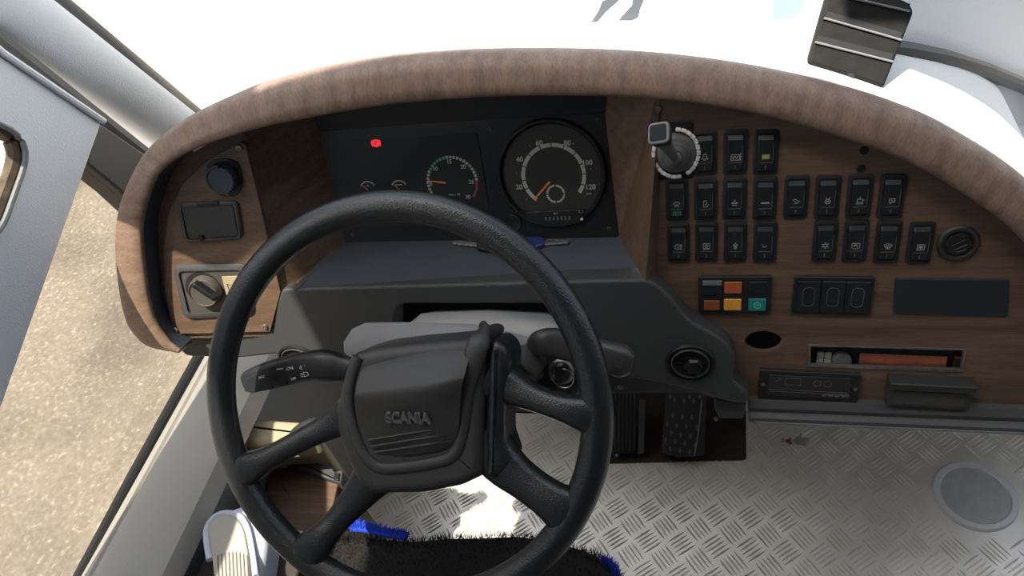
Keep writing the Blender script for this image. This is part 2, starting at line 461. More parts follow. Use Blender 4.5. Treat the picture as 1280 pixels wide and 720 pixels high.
# lower side glass and its frame
gl = [yz(300, 350, -.82), yz(255, 445, -.82), yz(90, 745, -.82), (-.5, .60), yz(-10, 500, -.82), yz(108, 195, -.82), yz(215, 290, -.82)]
bm = B(); fr82 = Fr((-.822, 0, 0), 0, 90); slab(bm, fr82, [V(q) for q in gl], -.004, 0)
tag(build('window_2', bm, M_sideglass), kind='structure')
def bar(name, pts, r, m, flat=1.0, up=None, seg=10, parent=None, power=2.0):
    bm = B(); tube(bm, [V(q) for q in pts], r, seg, flat, up, power=power); return build(name, bm, m, parent)
tag(bar('trim_2', [AX(250, 443, -.80), AX(170, 589, -.80), AX(92, 736, -.80), V((-.80, -.45, .588))], .009, M_rubber), kind='structure')
# dark front frame of the side glass
bm = B(); pslab(bm, fr82, [(120, 150), (200, 205), (260, 300), (215, 300), (150, 238), (108, 204)], -.03, .012, .004)
tag(build('trim_3', bm, M_darkgrey), kind='structure')
bm = B(); pslab(bm, fr82, [(126, 166), (185, 212), (150, 240), (150, 236), (109, 206)], .0125, .016, .002)
# sill ledge
S0 = AX(105, 722, -.795); S1 = AX(250, 452, -.795)
zs = .592
prof = [(-.800, zs), (-.790, zs + .004), (-.782, zs + .004), (-.779, zs), (-.776, zs + .003), (-.765, zs + .003), (-.705, zs - .012), (-.694, zs - .022), (-.690, zs - .06), (-.800, zs - .06)]
bm = B(); loft(bm, [[V((a, y, b)) for a, b in prof] for y in (-1.6, .80)]); tag(build('trim_4', bm, M_sill, smooth=30), kind='structure')
bm = B(); box(bm, (-.735, -1.6, .535), (-.698, .95, .560)); tag(build('trim_5', bm, M_matblack), kind='structure')
prof = [(-.735, .545), (-.712, .540), (-.708, .50), (-.728, .44), (-.732, 0.0), (-.760, 0.0), (-.760, .545)]
bm = B(); loft(bm, [[V((a, y, b)) for a, b in prof] for y in (-1.6, 1.05)]); tag(build('trim_6', bm, M_lowgrey), kind='structure')
bm = B(); box(bm, (-.86, -3, -.9), (-.74, 1.2, .53)); tag(build('wall_left_lower', bm, M_lowgrey), kind='structure')
# A-pillar lining and windscreen seal; unseen upper runs bent to let sun in
p0, p1 = AX(210, 160, -.885), AX(15, 18, -.885); d = (p1 - p0).normalized()
bm = B(); tube(bm, spline([p0 - d * .16, p0, p1, p1 + d * .12, V((-.885, .56, 1.6)), V((-.885, .42, 2.35))], 24), .050, 24, 1.0, (1, 0, 0)); tag(build('trim_7', bm, M_trim), kind='structure')
p0, p1 = AX(236, 136, -.93), AX(76, 4, -.93); d = (p1 - p0).normalized()
bm = B(); tube(bm, spline([p0 - d * .16, p0, p1, p1 + d * .12, V((-.93, .63, 1.6)), V((-.93, .50, 2.35))], 24), .0145, 12); tag(build('trim_8', bm, M_darkgrey), kind='structure')
bm = B(); q0 = AX(170, 190, -.86); q1 = AX(60, 105, -.86); d = (q1 - q0).normalized()
tube(bm, [q0 - d * .1, q0, q1, q1 + d * .1], .018, 10); tag(build('trim_9', bm, M_darkgrey), kind='structure')

# shell of the bus behind and above the driver
bm = B(); cf = [(-.9, -3.0), (1.75, -3.0), (1.75, .04), (.6, .10), (.10, .24), (-.2, .355), (-.5, .365), (-.9, .26)]; loft(bm, [[V((a, b, 2.30)) for a, b in cf], [V((a, b, 2.36)) for a, b in cf]]); tag(build('ceiling', bm, M_roof), kind='structure')  # unseen front edge shaped so its shade ends along the wood hood
bm = B(); box(bm, (-.9, -3.05, -.05), (1.75, -3.0, 2.36)); tag(build('wall_back', bm, M_wallin), kind='structure')
bm = B(); box(bm, (1.70, -3.0, -.3), (1.75, 1.25, .95)); box(bm, (1.70, -3.0, 1.95), (1.75, .9, 2.36)); box(bm, (1.70, -3.0, .95), (1.75, .75, 1.95))  # unseen side kept mostly closed to hold light off the right panel
tag(build('wall_right', bm, M_wallin), kind='structure')
bm = B(); box(bm, (-.86, 1.15, -.6), (1.75, 1.20, .62)); tag(build('wall_front', bm, M_darkgrey), kind='structure')
bm = B(); box(bm, (-.10, .49, 2.10), (.70, 1.05, 2.13)); tag(build('shade_board', bm, M_matblack), kind='structure')  # unseen board added overhead only to shade the far-right pillar lining
# windscreen
bm = B()
a = [V((-.92, 1.05, .80)), V((1.7, 1.36, .80)), V((1.7, .47, 2.33)), V((-.92, .47, 2.33))]
loft(bm, [a, [q + V((0, .006, 0)) for q in a]]); tag(build('window_3', bm, M_screen), kind='structure')
# ================================================================== DASHBOARD
dash = empty('dashboard', V((-.1, .75, .5)), 'wide curved wood-veneered bus dashboard with charcoal knee panel behind the steering wheel', 'dashboard')
def smooth01(t): t = max(0, min(1, t)); return t * t * (3 - 2 * t)
def hoodpt(px, py, extra=0.0):
    s = .02
    for _ in range(8):
        P = hit(px, py, PP.o + PP.n * (s + extra), PP.n)
        s = .022 + .055 * smooth01((-.08 - P.x) / .50)
    return P
OUT = [(226, 440), (205, 438), (183, 433), (168, 421), (156, 403), (147, 365), (142, 310), (145, 270), (154, 240), (170, 207), (192, 181), (234, 151), (290, 124), (340, 107), (400, 92), (470, 80), (540, 74), (620, 71), (700, 71), (780, 74), (860, 81), (940, 93), (1010, 108), (1075, 125), (1121, 140), (1168, 159), (1210, 182), (1252, 208), (1290, 237), (1340, 285), (1390, 360), (1400, 470)]
INN = [(226, 439), (218, 434), (208, 424), (197, 408), (189, 388), (183, 355), (178, 309), (177, 285), (181, 262), (189, 236), (201, 214), (234, 190), (275, 175), (325, 160), (390, 147), (465, 134), (540, 126), (620, 121), (700, 120), (770, 121), (840, 126), (905, 135), (960, 146), (1016, 161), (1071, 179), (1110, 192), (1168, 220), (1210, 247), (1252, 276), (1290, 315), (1320, 375), (1330, 460)]
NS = 150
o3 = [hoodpt(p.x, p.y, -.012) for p in spline(OUT, NS)]
_in = spline(INN, 900); _pair = []; _k = 0
for p in spline(OUT, NS):
    hi = min(900, _k + 60)
    _k = min(range(_k, hi), key=lambda q: (_in[q] - p).length); _pair.append(_in[_k])
_pair = [sum(_pair[max(0, i - 2):i + 3], V((0, 0))) / len(_pair[max(0, i - 2):i + 3]) for i in range(NS)]
i3 = [hoodpt(p.x, p.y, 0) for p in _pair]
bm = B(); uvs = []
rings = []; L = 0
for k in range(NS):
    I, O = i3[k], o3[k]; ac = (O - I).normalized(); n = PP.n
    wdt = (O - I).length
    if k: L += (o3[k] - o3[k - 1]).length
    ring = [I - n * .004, I - n * .002 + ac * 0, I + n * .003 + ac * .004 * min(1, wdt / .02), I.lerp(O, .35) + n * .0045, I.lerp(O, .68) + n * .0040, I.lerp(O, .90) + n * .002, O - n * .003, O - n * .010 + ac * .004, O - n * .030 + ac * .004, I + ac * .008 - n * .006]
    rings.append((ring, L))
vs = loft(bm, [r for r, _ in rings])
uvl = bm.loops.layers.uv.new('UVMap')
idx = {}
for k, row in enumerate(vs):
    for j, v in enumerate(row): idx[v] = (rings[k][1], j / 9.0)
for f in bm.faces:
    for lp in f.loops: lp[uvl].uv = idx[lp.vert]
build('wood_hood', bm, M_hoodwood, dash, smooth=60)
# dark lining from the hood's inner edge back to the panels
bm = B(); rings = []
for k in range(NS):
    I = i3[k]; ac = (o3[k] - I).normalized()
    rings.append([I - PP.n * .003 + ac * .0005, I - PP.n * .085 + ac * .0005, I - PP.n * .085 + ac * .005, I - PP.n * .003 + ac * .005])
loft(bm, rings); build('inner_lining', bm, M_lining, dash)
# dash top
bm = B(); rings = []
for k in range(NS):
    O = o3[k]
    if O.x < -.62 or (k < 30): continue
    z = O.z - .012
    b1 = O + V((0, .012, -.022))
    far = 1.14 if O.x < .2 else 1.14 + min(.2, (O.x - .2) * 2.0)
    b2 = V((O.x, max(far, O.y + .05), min(z, .90) if False else z - .01))
    rings.append([b1, b2, b2 - V((0, 0, .02)), b1 - V((0, 0, .02))])
rings.append([q + V((.30, .0, -.02)) for q in rings[-1]])
loft(bm, rings); build('dash_top', bm, M_dashtop, dash)
_tx = sorted((q.x, q.z - .022) for k, q in enumerate(o3) if k > 20)
def dz(x):
    if x <= _tx[0][0]: return _tx[0][1]
    for (a, b), (c, d) in zip(_tx[:-1], _tx[1:]):
        if x <= c: return b + (d - b) * (x - a) / max(1e-9, c - a)
    return _tx[-1][1]
def on_dash(px, py):
    d = ray(px, py); t = .45
    while t < 3:
        P = CAM + d * t
        if P.z < dz(P.x): break
        t += .001
    return CAM + d * t
# far-right pillar lining, and the seal in front of it
def zz(pts, z): return [AZ(x_, y_, z) for x_, y_ in pts]
A_ = [AY(x_, y_, yy) for (x_, y_), yy in zip([(1060, 54), (1090, 57), (1130, 62), (1180, 72), (1230, 87), (1280, 107), (1350, 142)], (.861, .872, .890, .925, .985, 1.08, 1.2))]
bm = B()
rows = [[q + V((0, .012, -.20)) for q in A_], [q + V((0, .006, -.01)) for q in A_], [q + V((0, .02, .02)) for q in A_],
        [q + V((0, .06, .045)) for q in A_], [q + V((0, .10, .085)) for q in A_], [q + V((.0, .13, .15)) for q in A_], [q + V((.02, .14, .24)) for q in A_], [q + V((.04, .12, .5)) for q in A_], [q + V((.04, .30, .5)) for q in A_], [q + V((0, .30, -.02)) for q in A_]]
rr = [[rows[j][i] for j in range(len(rows))] for i in range(len(A_))]
loft(bm, rr); o = build('trim_10', bm, M_trim, smooth=60); tag(o, kind='structure')
bm = B(); tube(bm, [q + V((0, -.002, .0)) for q in A_], .011, 10); tag(build('trim_11', bm, M_darkgrey), kind='structure')

# panels
bm = B(); pslab(bm, PP, [(822, 92), (900, 108), (1000, 140), (1080, 165), (1150, 198), (1220, 238), (1300, 300), (1345, 400), (1340, 522), (940, 500), (870, 478), (822, 372)], -.008, 0, .001)
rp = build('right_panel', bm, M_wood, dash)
c = B(); pslab(c, PP, [(1012, 431), (1206, 437), (1202, 463), (1009, 456)], -.05, .0); 
for v in c.verts: v.co += PP.n * .0
c2 = B(); slab(c2, PP, [V(PP.ab(1012, 431)), V(PP.ab(1206, 437)), V(PP.ab(1202, 464)), V(PP.ab(1009, 457))], -.05, .02); c.free(); cut(rp, c2)
cx, cy = PP.ab(954, 427); c = B(); ex = (V(PP.ab(978, 427)) - V(PP.ab(931, 426))).length / 2; ey = (V(PP.ab(954, 413.5)) - V(PP.ab(954, 440))).length / 2
slab(c, PP, circle(ex, 40, cx, cy, ey), -.05, .02); cut(rp, c)
for hx, hy in ((1080, 188), (1076, 211)):
    g_ = PP.sub(hx, hy, .001); b_ = B(); lathe(b_, g_, [(.0045, -.002), (.0045, 0), (.0035, .001), (.002, .0002)], 16); build('screw', b_, M_matblack, dash)  # no holes cut; matt black pins stand in for the dark screw holes
bm = B(); pslab(bm, PP, [(826, 120), (900, 125), (1000, 150), (1150, 205), (1300, 310), (1330, 510), (900, 490), (826, 370)], -.095, -.09); build('panel_backing', bm, M_matblack, dash)
# left panel
bm = B(); pslab(bm, LP, [(301, 177), (307, 181), (330, 276), (351, 365), (338, 415), (217, 418), (212, 398), (205, 356), (204, 309), (210, 266), (228, 229), (258, 201)], -.008, 0, .0012)
build('left_panel', bm, M_wood, dash)
bm = B(); pslab(bm, LP, [(303, 150), (309, 181), (353, 366), (340, 420), (200, 424), (185, 370), (170, 300), (190, 230), (230, 190)], -.02, -.006)
build('left_backing', bm, M_wood, dash)
# inner wood cheeks either side of the instruments
def sheet(bm, pts, nrm, th=.004):
    loft(bm, [pts, [q - nrm * th for q in pts]])
la, lb, lc = PC.at(388, 112), PC.at(432, 306), KP.at(372, 360)
ld, le = LP.at(352, 365, -.004), LP.at(300, 152, -.006)
bm = B()
def patch(bm, a, b, c, d, n=10, th=.004):
    nr = (b - a).cross(d - a).normalized()
    if nr.y > 0: nr = -nr
    g = [[a.lerp(b, i / n).lerp(d.lerp(c, i / n), j / n) for j in range(n + 1)] for i in range(n + 1)]
    loft(bm, g, closed=False)
patch(bm, la, lb, ld, le)
_b = V((-.004, .012, 0)); loft(bm, [[la + _b, lb + _b], [le + _b, ld + _b]], closed=False)
sheet(bm, [lb, lc, ld], V((0, -1, .3)).normalized(), .004)
M_cheek = wood('walnut_cheek', (.105, .064, .042), (.185, .115, .075), (25, 7, 80))
build('left_cheek', bm, M_cheek, dash)
ra, rb, rc_ = PC.at(750, 88), PC.at(774, 297), KP.at(807, 352)
rd, re_ = PP.at(824, 372, -.002), PP.at(828, 88, -.004)
bm = B()
for tri in ((ra, rb, re_), (rb, rc_, re_), (rc_, rd, re_)): sheet(bm, list(tri), V((0, -1, .3)).normalized(), .004)
build('right_cheek', bm, M_wood, dash)
# shelf under the instruments
bm = B()
s = [AZ(424, 302, .79), AZ(778, 295, .79), AZ(808, 353, .79), AZ(366, 360.5, .79)]
loft(bm, [[q - V((0, 0, .012)) for q in s], s]); build('shelf', bm, M_shelf, dash)
# knee panel
KN = [(217, 418), (332, 414), (352, 361), (812, 349), (838, 370), (862, 402), (895, 419), (913, 433), (921, 450), (919, 464), (914, 474), (938, 493), (934, 506), (905, 502), (870, 489), (820, 478), (760, 468), (727, 474), (724, 380), (505, 380), (494, 388), (494, 466), (400, 452), (345, 443), (300, 448), (228, 446)]
kr = [.010] * len(KN); kr[17] = kr[16] = .02; kr[-1] = kr[0] = .016; kr[2] = .008; kr[18] = kr[19] = .006; kr[4] = kr[5] = kr[6] = kr[7] = kr[8] = kr[9] = .014
bm = B(); slab(bm, KP, roundpoly([KP.ab(x_, y_) for x_, y_ in KN], kr, 4), -.032, 0, .0045, 3)
kn = build('knee_panel', bm, M_knee, dash, smooth=50)
vr = (V(KP.ab(895, 453)) - V(KP.ab(831, 452))).length / 2
bm = B(); slab(bm, KP, [V(KP.ab(x_, y_, -.07)) for x_, y_ in [(440, 372), (760, 366), (770, 520), (440, 510)]], -.075, -.07); build('slot_backing', bm, M_matblack, dash)
# lower brackets and the rail under the switch panel
bm = B(); pslab(bm, Fr(KP.at(910, 510, -.012), 19), [(893, 499), (934, 503), (929, 524), (899, 524), (893, 512)], -.01, 0, .003, .003); build('bracket', bm, M_darkgrey, dash)
bm = B(); low = Fr(KP.at(820, 480, -.045), 5); pslab(bm, low, [(600, 440), (900, 455), (896, 500), (872, 492), (735, 492), (600, 500)], -.01, 0, .002); build('lower_knee_board', bm, M_darkgrey, dash)
R0 = PP.at(938, 500, .004)
bm = B()
y0, z0 = R0.y, R0.z
prof = [(y0 + .02, z0 + .003), (y0 - .002, z0 + .003), (y0 - .010, z0 - .004), (y0 - .011, z0 - .010), (y0 - .014, z0 - .012), (y0 - .019, z0 - .013), (y0 - .0215, z0 - .017), (y0 - .019, z0 - .022), (y0 - .012, z0 - .024), (y0 + .03, z0 - .024)]
loft(bm, [[V((xx, a, b)) for a, b in prof] for xx in (R0.x - .002, R0.x + .42)]); build('lower_rail', bm, M_darkgrey, dash, smooth=25)
bm = B(); tube(bm, [V((R0.x + .004, y0 - .0205, z0 - .019)), V((R0.x + .42, y0 - .0205, z0 - .019))], .0025, 8); build('rail_bead', bm, M_midgrey, dash)
# floor-side closing board under the dash
bm = B(); box(bm, (-.62, 1.02, 0), (1.0, 1.04, .6)); build('firewall', bm, M_matblack, dash)
def screw(fr, px, py, parent, off=.0015, r=.0042, m=None):
    f = fr.sub(px, py, off); b = B(); lathe(b, f, [(r, -.002), (r, 0), (r * .8, .0012), (r * .45, .0014), (r * .4, .0004)], 16)
    return build('screw', b, m or M_screw, parent)
screw(PP, 823, 136, dash); screw(LP, 299, 185, dash); screw(LP, 331, 409, dash); screw(LP, 219, 413, dash, m=M_steel); screw(low, 775, 484, dash, m=M_steel)
# cowl pins
# ================================================================== INSTRUMENT CLUSTER
cl = empty('instrument_cluster', PC.M(), 'black instrument cluster with rev counter, round tachograph and red warning light', 'instrument cluster')
Cf = Fr(PC.o, 24)
bm = B(); pslab(bm, PC, [(398, 163), (757, 140), (774, 296), (431, 306)], -.02, .0, .0015); build('housing', bm, M_black, cl)
bm = B(); a, b = PC.at(398, 163.5, .001), PC.at(757.5, 140.5, .001); c1, d1 = PC.at(386, 118, .016), PC.at(755, 88, .016)
loft(bm, [[a, b, d1, c1], [a - PC.n * .006, b - PC.n * .006, d1 - PC.n * .006, c1 - PC.n * .006]]); build('top_cowl', bm, mat('cowl_black', (.014, .017, .022), .5), cl)
DQ = [(424, 177), (596, 166), (612, 262), (440, 273)]
bm = B(); pslab(bm, PC, DQ, 0, .0012, .0004, .002); build('display_glass', bm, M_display, cl)
bm = B()
for px0, px1, cc in ((444, 468, 0),): pass
bm = B(); pslab(bm, PC, [(446, 266), (578, 258), (585, 281), (451, 284)], 0, .0010, .0003, .004)
build('lower_strip', bm, M_switch, cl)
for sx_, sy_ in ((480, 271), (521, 269)):
    bm = B()
    a, b = PC.ab(sx_, sy_, .0014)
    for k in range(12): stroke(bm, PC, [(math.cos(k * .5236), math.sin(k * .5236)), (math.cos(k * .5236 + .5236), math.sin(k * .5236 + .5236))], .0007, .0014, .0032, a, b)
    stroke(bm, PC, [(-1.5, -.6), (-1.5, .6)], .0007, .0014, .0032, a, b); stroke(bm, PC, [(1.5, -.6), (1.5, .6)], .0007, .0014, .0032, a, b)
    stroke(bm, PC, [(-.3, 0), (.3, 0)], .0007, .0014, .0032, a, b)
    build('strip_symbol', bm, M_white, cl)
# parking brake lamp
f = PC.sub(470, 179, .0016); bm = B(); lathe(bm, f, [(.0052, -.001), (.0052, 0), (.0048, .0003)], 24)
for sg in (-1, 1):
    arcband(bm, f, .0058, .0070, -42 if sg > 0 else 138, 42 if sg > 0 else 222, .0003)
wlmp = build('warning_lamp', bm, M_lamp, cl); wlmp['label'] = 'red glowing parking brake warning lamp'
build('lamp_letter', textbm('P', f, .0075, 0, 0, .0005), M_black, wlmp)
# rev counter
pxm = (PC.at(641, 220) - PC.at(640, 220)).length
f = PC.sub(565.4, 228, .0014); R = 33.5 * pxm * 1.0
tach = empty('rev_counter', f.M()) if False else None
bm = B(); bg = B(); br = B(); bm2 = B()
N = 25
for k in range(N):
    a = 205 - (205 + 0) * k / N; a1 = a - (205 / N) * .68
    tgt = bg if 100 < a < 148 else (bm2 if a <= 100 else bm)
    arcband(tgt, f, R * .90, R * 1.0, a1, a, .0003, n=2)
bd = arcband(br, f, R * .90, R * .98, -38, 2, .0003, n=10)
mk = build('rev_counter_scale', bm, M_ringwhite, cl); build('scale_arc', bm2, M_ringwhite, mk); build('green_band', bg, M_green, mk); build('red_band', br, M_red, mk)
bm = B()
for s_, x_, y_ in (('5', 539, 229.5), ('10', 544, 211), ('15', 561.5, 202), ('20', 579, 208.5), ('25', 589.5, 227.5), ('30', 585, 246), ('1/min x 100', 568, 243)):
    a, b = PC.ab(x_, y_, .0014); join(bm, textbm(s_, PC, .0075 if len(s_) < 3 else .0035, a, b, .0018))
build('rev_counter_digits', bm, M_white, mk)
a, b = PC.ab(557, 228.5, .0022); c_, d_ = PC.ab(535, 226, .0022)
bm = B(); slab(bm, PC, [(a, b - .0013), (a, b + .0013), (c_, d_ + .0006), (c_, d_ - .0006)], .0018, .0026); nd = build('rev_counter_needle', bm, M_orange, mk)
# two small gauges
for gx, gy, tx in ((460.5, 237, '1/2'), (499.5, 236, '80 100')):
    f = PC.sub(gx, gy, .0014); bm = B()
    for k in range(8): arcband(bm, f, .0105, .0122, 150 - k * 15.5 - 11, 150 - k * 15.5, .0003, n=2)
    join(bm, textbm(tx, f, .0032, 0, .0055, .0003)); g_ = build('small_gauge_scale', bm, M_white, cl)
    bm = B(); stroke(bm, f, [(.0, -.001), (-.007, .0055)], .0009, .0008); build('small_gauge_needle', bm, M_orange, g_)
# tachograph
f = PC.sub(689, 217, .0); r = 67 * pxm
bm = B(); lathe(bm, f, [(r * 1.0, 0), (r * 1.0, .003), (r * .975, .0065), (r * .93, .0065), (r * .90, .003), (r * .90, .001)], 64)
tc_ = build('tachograph', bm, M_black, cl)
Rl = 59 * pxm; g = PC.sub(691, 217, .0018)
pts = []
yb = -(261 - 217) * pxm * 1.02
for k in range(64):
    a = 2 * math.pi * k / 64; x_, y_ = Rl * math.cos(a), Rl * math.sin(a)
    pts.append(V((x_, max(y_, yb))))
pts = [p_ for i_, p_ in enumerate(pts) if (p_ - pts[i_ - 1]).length > 1e-5]
bm = B(); slab(bm, g, pts, -.0005, .0012); fc = build('tachograph_face', bm, M_face, tc_)
f = PC.sub(691.8, 219.5, .0034); R = 38.5 * pxm; bm = B()
angs = [(232, 205), (203, 188), (186, 162), (160, 137), (135, 112.5), (110.5, 91), (89, 67.5), (65.5, 43.5), (41.5, 21), (19, 2), (0, -19), (-21, -36)]
for a1, a0 in angs: arcband(bm, f, R * .90, R * 1.02, a0, a1, .0002, n=5)
for k in (218, 174, 125, 90, 55, 8):
    lathe(bm, f, [(.0007, 0), (.0007, .0003)], 8, R * 1.18 * math.cos(rad(k)), R * 1.18 * math.sin(rad(k)))
for s_, x_, y_ in (('20', 649, 234), ('40', 649.5, 199.5), ('60', 674, 179), ('80', 709, 179), ('100', 734, 203.5), ('120', 738, 234)):
    a, b = PC.ab(x_, y_, .0036); join(bm, textbm(s_, PC, .0090, a, b, .0036, bold=.0002))
g2 = PC.sub(694.6, 242.3, .0034)
for k in range(4): arcband(bm, g2, .0098, .0122, 90 * k + 4, 90 * k + 86, .0002, n=8)
join(bm, textbm('km/h', PC, .0032, *PC.ab(736, 242, .0036), .0036)); join(bm, textbm('km', PC, .004, *PC.ab(695, 265.5, .0036), .0076)); join(bm, textbm('2 . 1', PC, .004, *PC.ab(727, 263.5, .0036), .0076))
build('tachograph_print', bm, M_ringwhite, tc_)
bm = B(); a, b = PC.ab(687, 227.5, .0045); c_, d_ = PC.ab(668.5, 248.5, .0045)
dd = (V((c_, d_)) - V((a, b))).normalized(); nn = V((-dd.y, dd.x))
slab(bm, PC, [V((a, b)) - nn * .0014, V((c_, d_)) - nn * .0011, V((c_, d_)) + nn * .0011, V((a, b)) + nn * .0014], .0038, .0048); build('tachograph_needle', bm, M_orange, tc_)
bm = B(); pslab(bm, PC, [(655, 265), (730, 262), (728, 279), (690, 283), (660, 279)], .0, .0072, .001, .006)
dr = build('odometer_strip', bm, M_switch, tc_)
bm = B(); o_ = PC.sub(697, 273, .0075)
for k in range(7): stroke(bm, o_, [((k - 3) * .0052, -.0018), ((k - 3) * .0052, .0018)], .0022, .0004)
build('odometer_wheels', bm, mat('dim_print', (.16, .16, .15), .6), dr)
bm = B(); lathe(bm, PC.sub(727.5, 273.5, .007), [(.0018, 0), (.0018, .003), (.001, .0035)], 12); build('reset_knob', bm, M_white, tc_)
bm = B(); lathe(bm, PC.sub(641, 278, 0), [(.0125, 0), (.0125, .004), (.0115, .005), (.0095, .0045)], 32); build('round_cap', bm, M_black, cl)
for x_, y_ in ((613, 161.5), (748, 149), (761.5, 285.5), (441, 294), (404, 174)): screw(PC, x_, y_, cl, .0, .0032, M_darkgrey)
bm = B(); join(bm, textbm('VEHICLE', PC, .0035, *PC.ab(470, 291.5, 0), .0003)); 
bm.free()

# ================================================================== SWITCHES
SW_W, SW_H = .0225, .0485
def rocker_body(fr, parent, wide=SW_W, high=SW_H):
    bm = B(); ringslab(bm, fr, rect(wide + .0035, high + .003, .0042), rect(wide - .0045, high - .0055, .003), -.001, .0032, .001)
    build('bezel', bm, M_bezel, parent)
    bm = B(); w2, h2 = (wide - .0055) / 2, (high - .0065) / 2
    # rocker rises to its lower half and has a bevelled upper end
    prof = [(-h2, .0015), (-h2 + .001, .0045), (-h2 + .010, .0052), (0, .0050), (h2 - .008, .0062), (h2 - .0055, .0062), (h2 - .001, .0035), (h2, .0015)]
    rings = []
    for y_, z_ in prof:
        e_ = .0012
        rings.append([fr.P(-w2, y_, 0), fr.P(-w2, y_, z_ - e_ * .8), fr.P(-w2 + e_, y_, z_), fr.P(w2 - e_, y_, z_), fr.P(w2, y_, z_ - e_ * .8), fr.P(w2, y_, 0)])
    loft(bm, rings); rk = build('rocker', bm, M_switch, parent, smooth=25)
    return rk
proto_fr = PP.sub(918, 249, .0)
sw0 = empty('rocker_switch', proto_fr.M())
rocker_body(proto_fr, sw0)
def ngon(r, n, a=0, x=0, y=0): return [(x + r * math.cos(a + 2 * math.pi * i / n), y + r * math.sin(a + 2 * math.pi * i / n)) for i in range(n + 1)]
ICON = {
 'bell': [[(-.9, -.5), (-.5, 0), (-.4, .7), (0, 1), (.4, .7), (.5, 0), (.9, -.5), (-.9, -.5)], [(-.3, -.8), (.3, -.8)]],
 'bus': [[(-1.1, -.8), (-1.1, .5), (1.1, .5), (1.1, -.8)], [(-.9, 0), (-.5, -.5), (-.1, .1), (.3, -.5), (.7, 0)], [(-1.1, -1.0), (1.4, -1.0), (1.4, .9)]],
 'square': [[(-.9, -.5), (.9, -.5)], [(-.9, -.2), (.9, -.2)], [(-.9, .1), (.9, .1)], [(-.9, .4), (.9, .4)]],
 'seat': [[(-.6, -1), (-.6, .8), (.2, 1)], [(-.6, -1), (.4, -1), (.8, -.2)], [(-.2, -.4), (.4, 0), (.3, .6)]],
 'lamp': [[(-.9, 0), (-.4, .5), (.4, .5), (.9, 0), (.4, -.4), (-.4, -.4), (-.9, 0)], [(-.4, -.6), (-.6, -1)], [(0, -.6), (0, -1)], [(.4, -.6), (.6, -1)]],
 'eye': [[(-.8, 0), (0, .5), (.8, 0), (0, -.3), (-.8, 0)], [(0, .5), (0, 1)], [(-.6, -.7), (.6, -.7)]],
 'dash': [[(-1, .15), (1, .15), (1, -.15), (-1, -.15), (-1, .15)]],
 'horn': [[(-.9, .5), (-.1, .7), (.2, .2), (.9, .1), (.3, -.5), (-.4, -.1), (-.9, .5)], [(-.6, -.7), (.3, -.5)]],
 'round': [ngon(.7, 10), [(-.3, .2), (-.3, -.3), (.3, .3), (.3, -.2)], [(-.3, .8), (-.5, 1.2)], [(.3, .8), (.5, 1.2)]],
 'pot': [[(-.7, .5), (.7, .5), (.7, -.5), (-.7, -.5), (-.7, .5)], [(0, .6), (0, 1.2)], [(-.9, -.9), (.9, -.9)], [(.7, .1), (1.1, .1)]],
 'box': [[(-.7, .6), (.7, .6), (.7, -.4), (-.1, -.4), (-.3, -.9), (-.4, -.4), (-.7, -.4), (-.7, .6)], [(-.2, .3), (.2, -.1)]],
 'fog': [[(-.1, .9), (-.9, .6), (-1, 0), (-.9, -.6), (-.1, -.9), (-.1, .9)], [(.3, .6), (1.1, .7)], [(.3, 0), (1.1, 0)], [(.3, -.6), (1.1, -.7)], [(.7, .9), (.7, -.9)]],
 'heat': [[(-.9, .8), (.9, .8), (.9, -.7), (-.9, -.7), (-.9, .8)], ngon(.4, 8), [(-.9, -1), (.9, -1)]],
 'arrow': [[(-.6, .2), (0, 1), (.6, .2), (-.6, .2)], [(-.3, .2), (-.3, -.8), (.3, -.8), (.3, .2)], [(0, .2), (0, -.8)]],
 'hook': [[(-.8, .7), (-.7, 0), (-.1, -.3), (.5, .2)]],
 'snow': [ngon(.55, 6), [(0, .55), (0, 1)], [(.5, .3), (.9, .55)], [(.5, -.3), (.9, -.55)], [(0, -.55), (0, -1)], [(-.5, -.3), (-.9, -.55)], [(-.5, .3), (-.9, .55)]],
 'screenbox': [[(-1, .7), (1, .7), (1, -.6), (.4, -1), (-.4, -1), (-1, -.6), (-1, .7)], [(-.4, -.4), (-.4, .3), (.2, .3), (.2, 0), (-.4, 0)], [(.1, 0), (.5, -.5)]],
 'demist': [[(-1, .5), (-.5, .8), (.5, .8), (1, .5), (.6, -.4), (-.6, -.4), (-1, .5)], [(-.4, .4), (-.4, -.9)], [(0, .4), (0, -.9)], [(.4, .4), (.4, -.9)]],
 'star': [[(-.9, .8), (.9, .8), (.9, -.8), (-.9, -.8), (-.9, .8)], [(0, .6), (0, -.6)], [(-.6, 0), (.6, 0)], [(-.4, .4), (.4, -.4)], [(-.4, -.4), (.4, .4)]],
}
